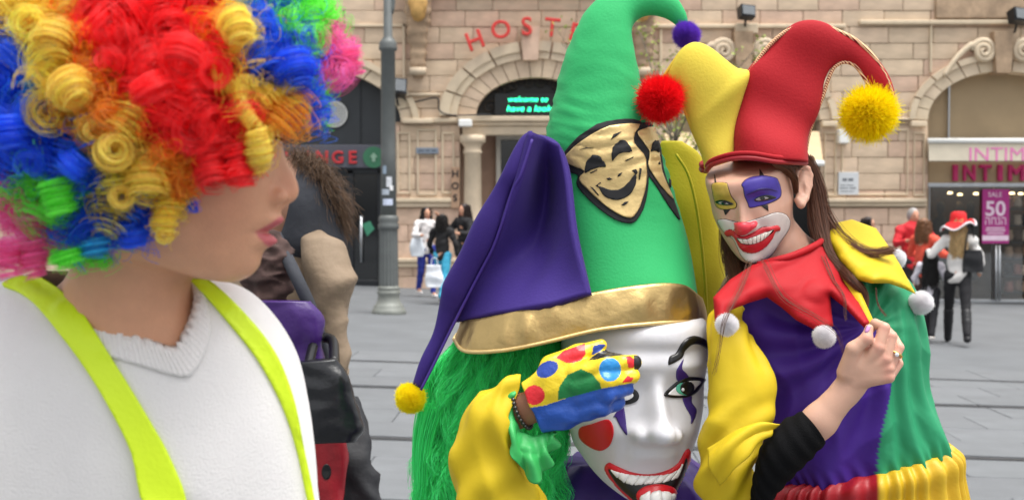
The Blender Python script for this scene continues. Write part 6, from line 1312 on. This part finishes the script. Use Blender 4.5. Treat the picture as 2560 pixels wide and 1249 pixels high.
ped('woman with brown hair in coral jacket facing the man', 2312, 19.6, ztop(545, 19.6), 130, '#e0553f', '#4b3630', '#7c5436', arms=((.2, .8, .3), (.3, .9, .3)), hairlen=.26, stride=.05)
ped('dark haired passer-by half hidden near the notice plate', 2172, 21.5, ztop(541, 21.5), 60, '#59565c', '#2f2e33', '#2c211f', hairlen=.2, stride=.1)

# ------------------------------------------------------------------ walker in a beige parka passing close behind the child
YP = 3.15; wk = thing('person', 'passer-by in beige parka with brown fur trimmed hood and dark trousers', 'person', (P(780, 1249, YP)[0], YP, gz(-.5)))
M_parka = mat('beige_parka', '#8a7762', .75, var=.12, vscale=7, bump=.25, bscale=60); M_hood = mat('slate_hood', '#33353c', .85, var=.15, bump=.2, bscale=60)
hc = P(735, 500, YP - .02)
link('body', implicit('body', lambda p: smin(s_ell(p, hc, (.078, .1, .115)), s_cone(p, hc - (0, 0, .1), hc - (0, -.03, .22), .05, .06), .03), hc - (.12, .14, .28), hc + (.12, .14, .14), .006), mat('walker_skin', '#a87a62', .6), wk)
link('hood', implicit('hood', lambda p: smax(smin(s_ell(p, hc + (.03, .01, -.02), (.098, .115, .135)), s_ell(p, hc + (.03, .03, -.12), (.1, .11, .06)), .05), -s_ell(p, hc + (-.1, -.05, 0), (.1, .12, .13)), .02), hc - (.25, .25, .3), hc + (.25, .25, .22), .007), M_hood, wk)
g = np.random.default_rng(77); fr = []
arc = spline(PP([(735, 395, YP - .05), (780, 420, YP - .07), (815, 470, YP - .06), (832, 520, YP - .02), (815, 560, YP), (790, 575, YP + .02)]), 200)
for i in range(9000):
    b = arc[g.integers(0, 200)] + g.normal(0, .016, 3); o = b - (hc + (.02, 0, -.02)); o = o / np.linalg.norm(o) + g.normal(0, .5, 3); o[2] -= .3; L = g.uniform(.012, .03); t = np.linspace(0, 1, 7)[:, None]; fr.append(b + o * L * t + np.array((0, 0, -.025)) * t ** 2)
hair('fur_trim', [np.array(fr)], .00045, .00025, [jitter(lin('#5d4530'), len(fr), .35, 6)], M_hair, wk)
pd = lambda amp, sc, sd: (lambda S, T, O: amp * snoise(O * (1, 1, 1.8), sc, sd) + amp * 1.4 * crease(O, sc * .8, sd + 1, (.8, .8, 1.6)))
link('parka', loft('parka', [(640, 566, YP), (590, 640, YP), (580, 760, YP), (590, 900, YP), (600, 1010, YP)], [(790, 560, YP), (842, 600, YP), (866, 700, YP), (866, 860, YP), (868, 1000, YP)], YP, .75, 80, 60, 2.4, disp=pd(.003, .08, 3)), M_parka, wk)
link('sleeve', loft('sleeve', [(755, 572, YP - .08), (758, 660, YP - .11), (776, 740, YP - .14), (808, 820, YP - .16), (800, 900, YP - .17), (790, 960, YP - .17)], [(800, 560, YP - .08), (862, 615, YP - .12), (886, 700, YP - .15), (866, 790, YP - .16), (876, 860, YP - .17), (866, 945, YP - .17)], YP - .14, .9, 70, 36, 2.2, disp=pd(.0035, .07, 9)), M_parka, wk)
link('bag_strap', M_(tube(PP([(690, 590, YP - .16), (735, 680, YP - .27), (780, 780, YP - .28), (815, 900, YP - .25)]), .016, 8, 40)), M_hood, wk)
link('scarf', loft('scarf', [(620, 590, YP - .2), (600, 650, YP - .22), (605, 720, YP - .22), (620, 750, YP - .2)], [(712, 585, YP - .2), (728, 640, YP - .23), (732, 710, YP - .23), (720, 750, YP - .22)], YP - .2, .5, 50, 40, 2.2, disp=pd(.006, .03, 14)), mat('patterned_scarf', '#46332f', .9, var=.5, vscale=26, bump=.3, bscale=50), wk)
for px0, px1, s in ((610, 740, 0), (740, 880, .1)):
    link('trouser_leg', loft('leg', [(px0, 985, YP + s), (px0 + 10, 1400, YP + s), (px0 + 25, 2040, YP + s)], [(px1, 985, YP + s), (px1 + 30 - 20, 1400, YP + s), (px1 - 20, 2040, YP + s)], YP, .9, 40, 24, disp=pd(.006, .08, 5)), mat('dark_trousers', '#26272c', .85, var=.1), wk)
    b0 = P((px0 + px1) / 2, 2040, YP + s); b0[2] = gz(b0[0]); V, F = lathe([(.04, 0), (.055, .01), (.055, .06), (.045, .1), (.03, .13)], b0, 16); V[:, 1] = b0[1] + (V[:, 1] - b0[1]) * 2.3 - .05; link('shoe', M_((V, F)), M_blackf, wk)
YB = 2.72
def holdall(lab, name, L, Rr, Y, th, col, seed, rough=.35, cat='bag'):
    t = thing(name, lab, cat, P((L[-1][0] + Rr[-1][0]) / 2, L[-1][1], Y)); link('bag_body', loft('bag', L, Rr, Y, th, 60, 40, 3.0, disp=lambda S, T, O: .006 * snoise(O, .05, seed) + .002 * snoise(O, .018, seed + 1)), mat(name, col, rough, var=.15, vscale=9, bump=.2, bscale=50), t); return t
t = holdall('purple soft travel bag carried between the child and the parka', 'travel_bag', [(650, 752), (640, 800), (645, 870), (655, 930)], [(778, 752), (800, 800), (802, 870), (808, 935)], YB + .1, .5, '#3d1d66', 4)
for dx in (): link('seam', M_(tube(PP([(690 + dx, 756, YB + .035), (694 + dx, 840, YB + .02), (700 + dx, 930, YB + .03)]), .004, 6, 20)), mat('purple_seam', '#54327e', .4), t)
0 and link('handle', M_(tube(PP([(690, 760, YB + .06), (700, 725, YB + .06), (750, 725, YB + .06), (760, 760, YB + .06)]), .009, 8, 24)), mat('purple_handle', '#2c1450', .5), t)
t = holdall('shiny black soft handbag hanging below the beige sleeve', 'handbag', [(745, 905), (738, 980), (745, 1060), (770, 1108)], [(845, 895), (885, 980), (908, 1060), (880, 1098)], YB - .02, .5, '#15161a', 8, .28)
link('strap', M_(tube(PP([(770, 915, YB), (790, 850, YB + .1), (830, 850, YB + .1), (836, 905, YB)]), .012, 8, 30)), M_bpaint, t)
t = holdall('red trolley case with black spots beside the black coat', 'trolley_case', [(740, 1030), (735, 1150), (735, 1400), (740, 2150)], [(855, 1040), (868, 1150), (868, 1400), (862, 2150)], YB + .22, .45, '#8c1620', 12, .4, 'suitcase')
me_c = [o for o in t.children][0].data; bvk = bvh_of(me_c)
for x, y, r in ((816, 1178, 15), (760, 1110, 16), (770, 1240, 16), (840, 1290, 15)): decal('black_spot', ell(x, y, r * .8, r * 1.3), bvk, M_bpaint, t, .002)
link('coat_skirt', loft('coat', [(820, 1010, YP - .02), (838, 1120, YP - .1), (850, 1249, YP - .12), (855, 1500, YP - .1)], [(890, 1010, YP - .02), (925, 1120, YP - .1), (948, 1249, YP - .12), (965, 1500, YP - .1)], YP, .8, 40, 30, disp=pd(.007, .05, 30)), mat('black_coat', '#212226', .7, var=.15, bump=.2), wk)
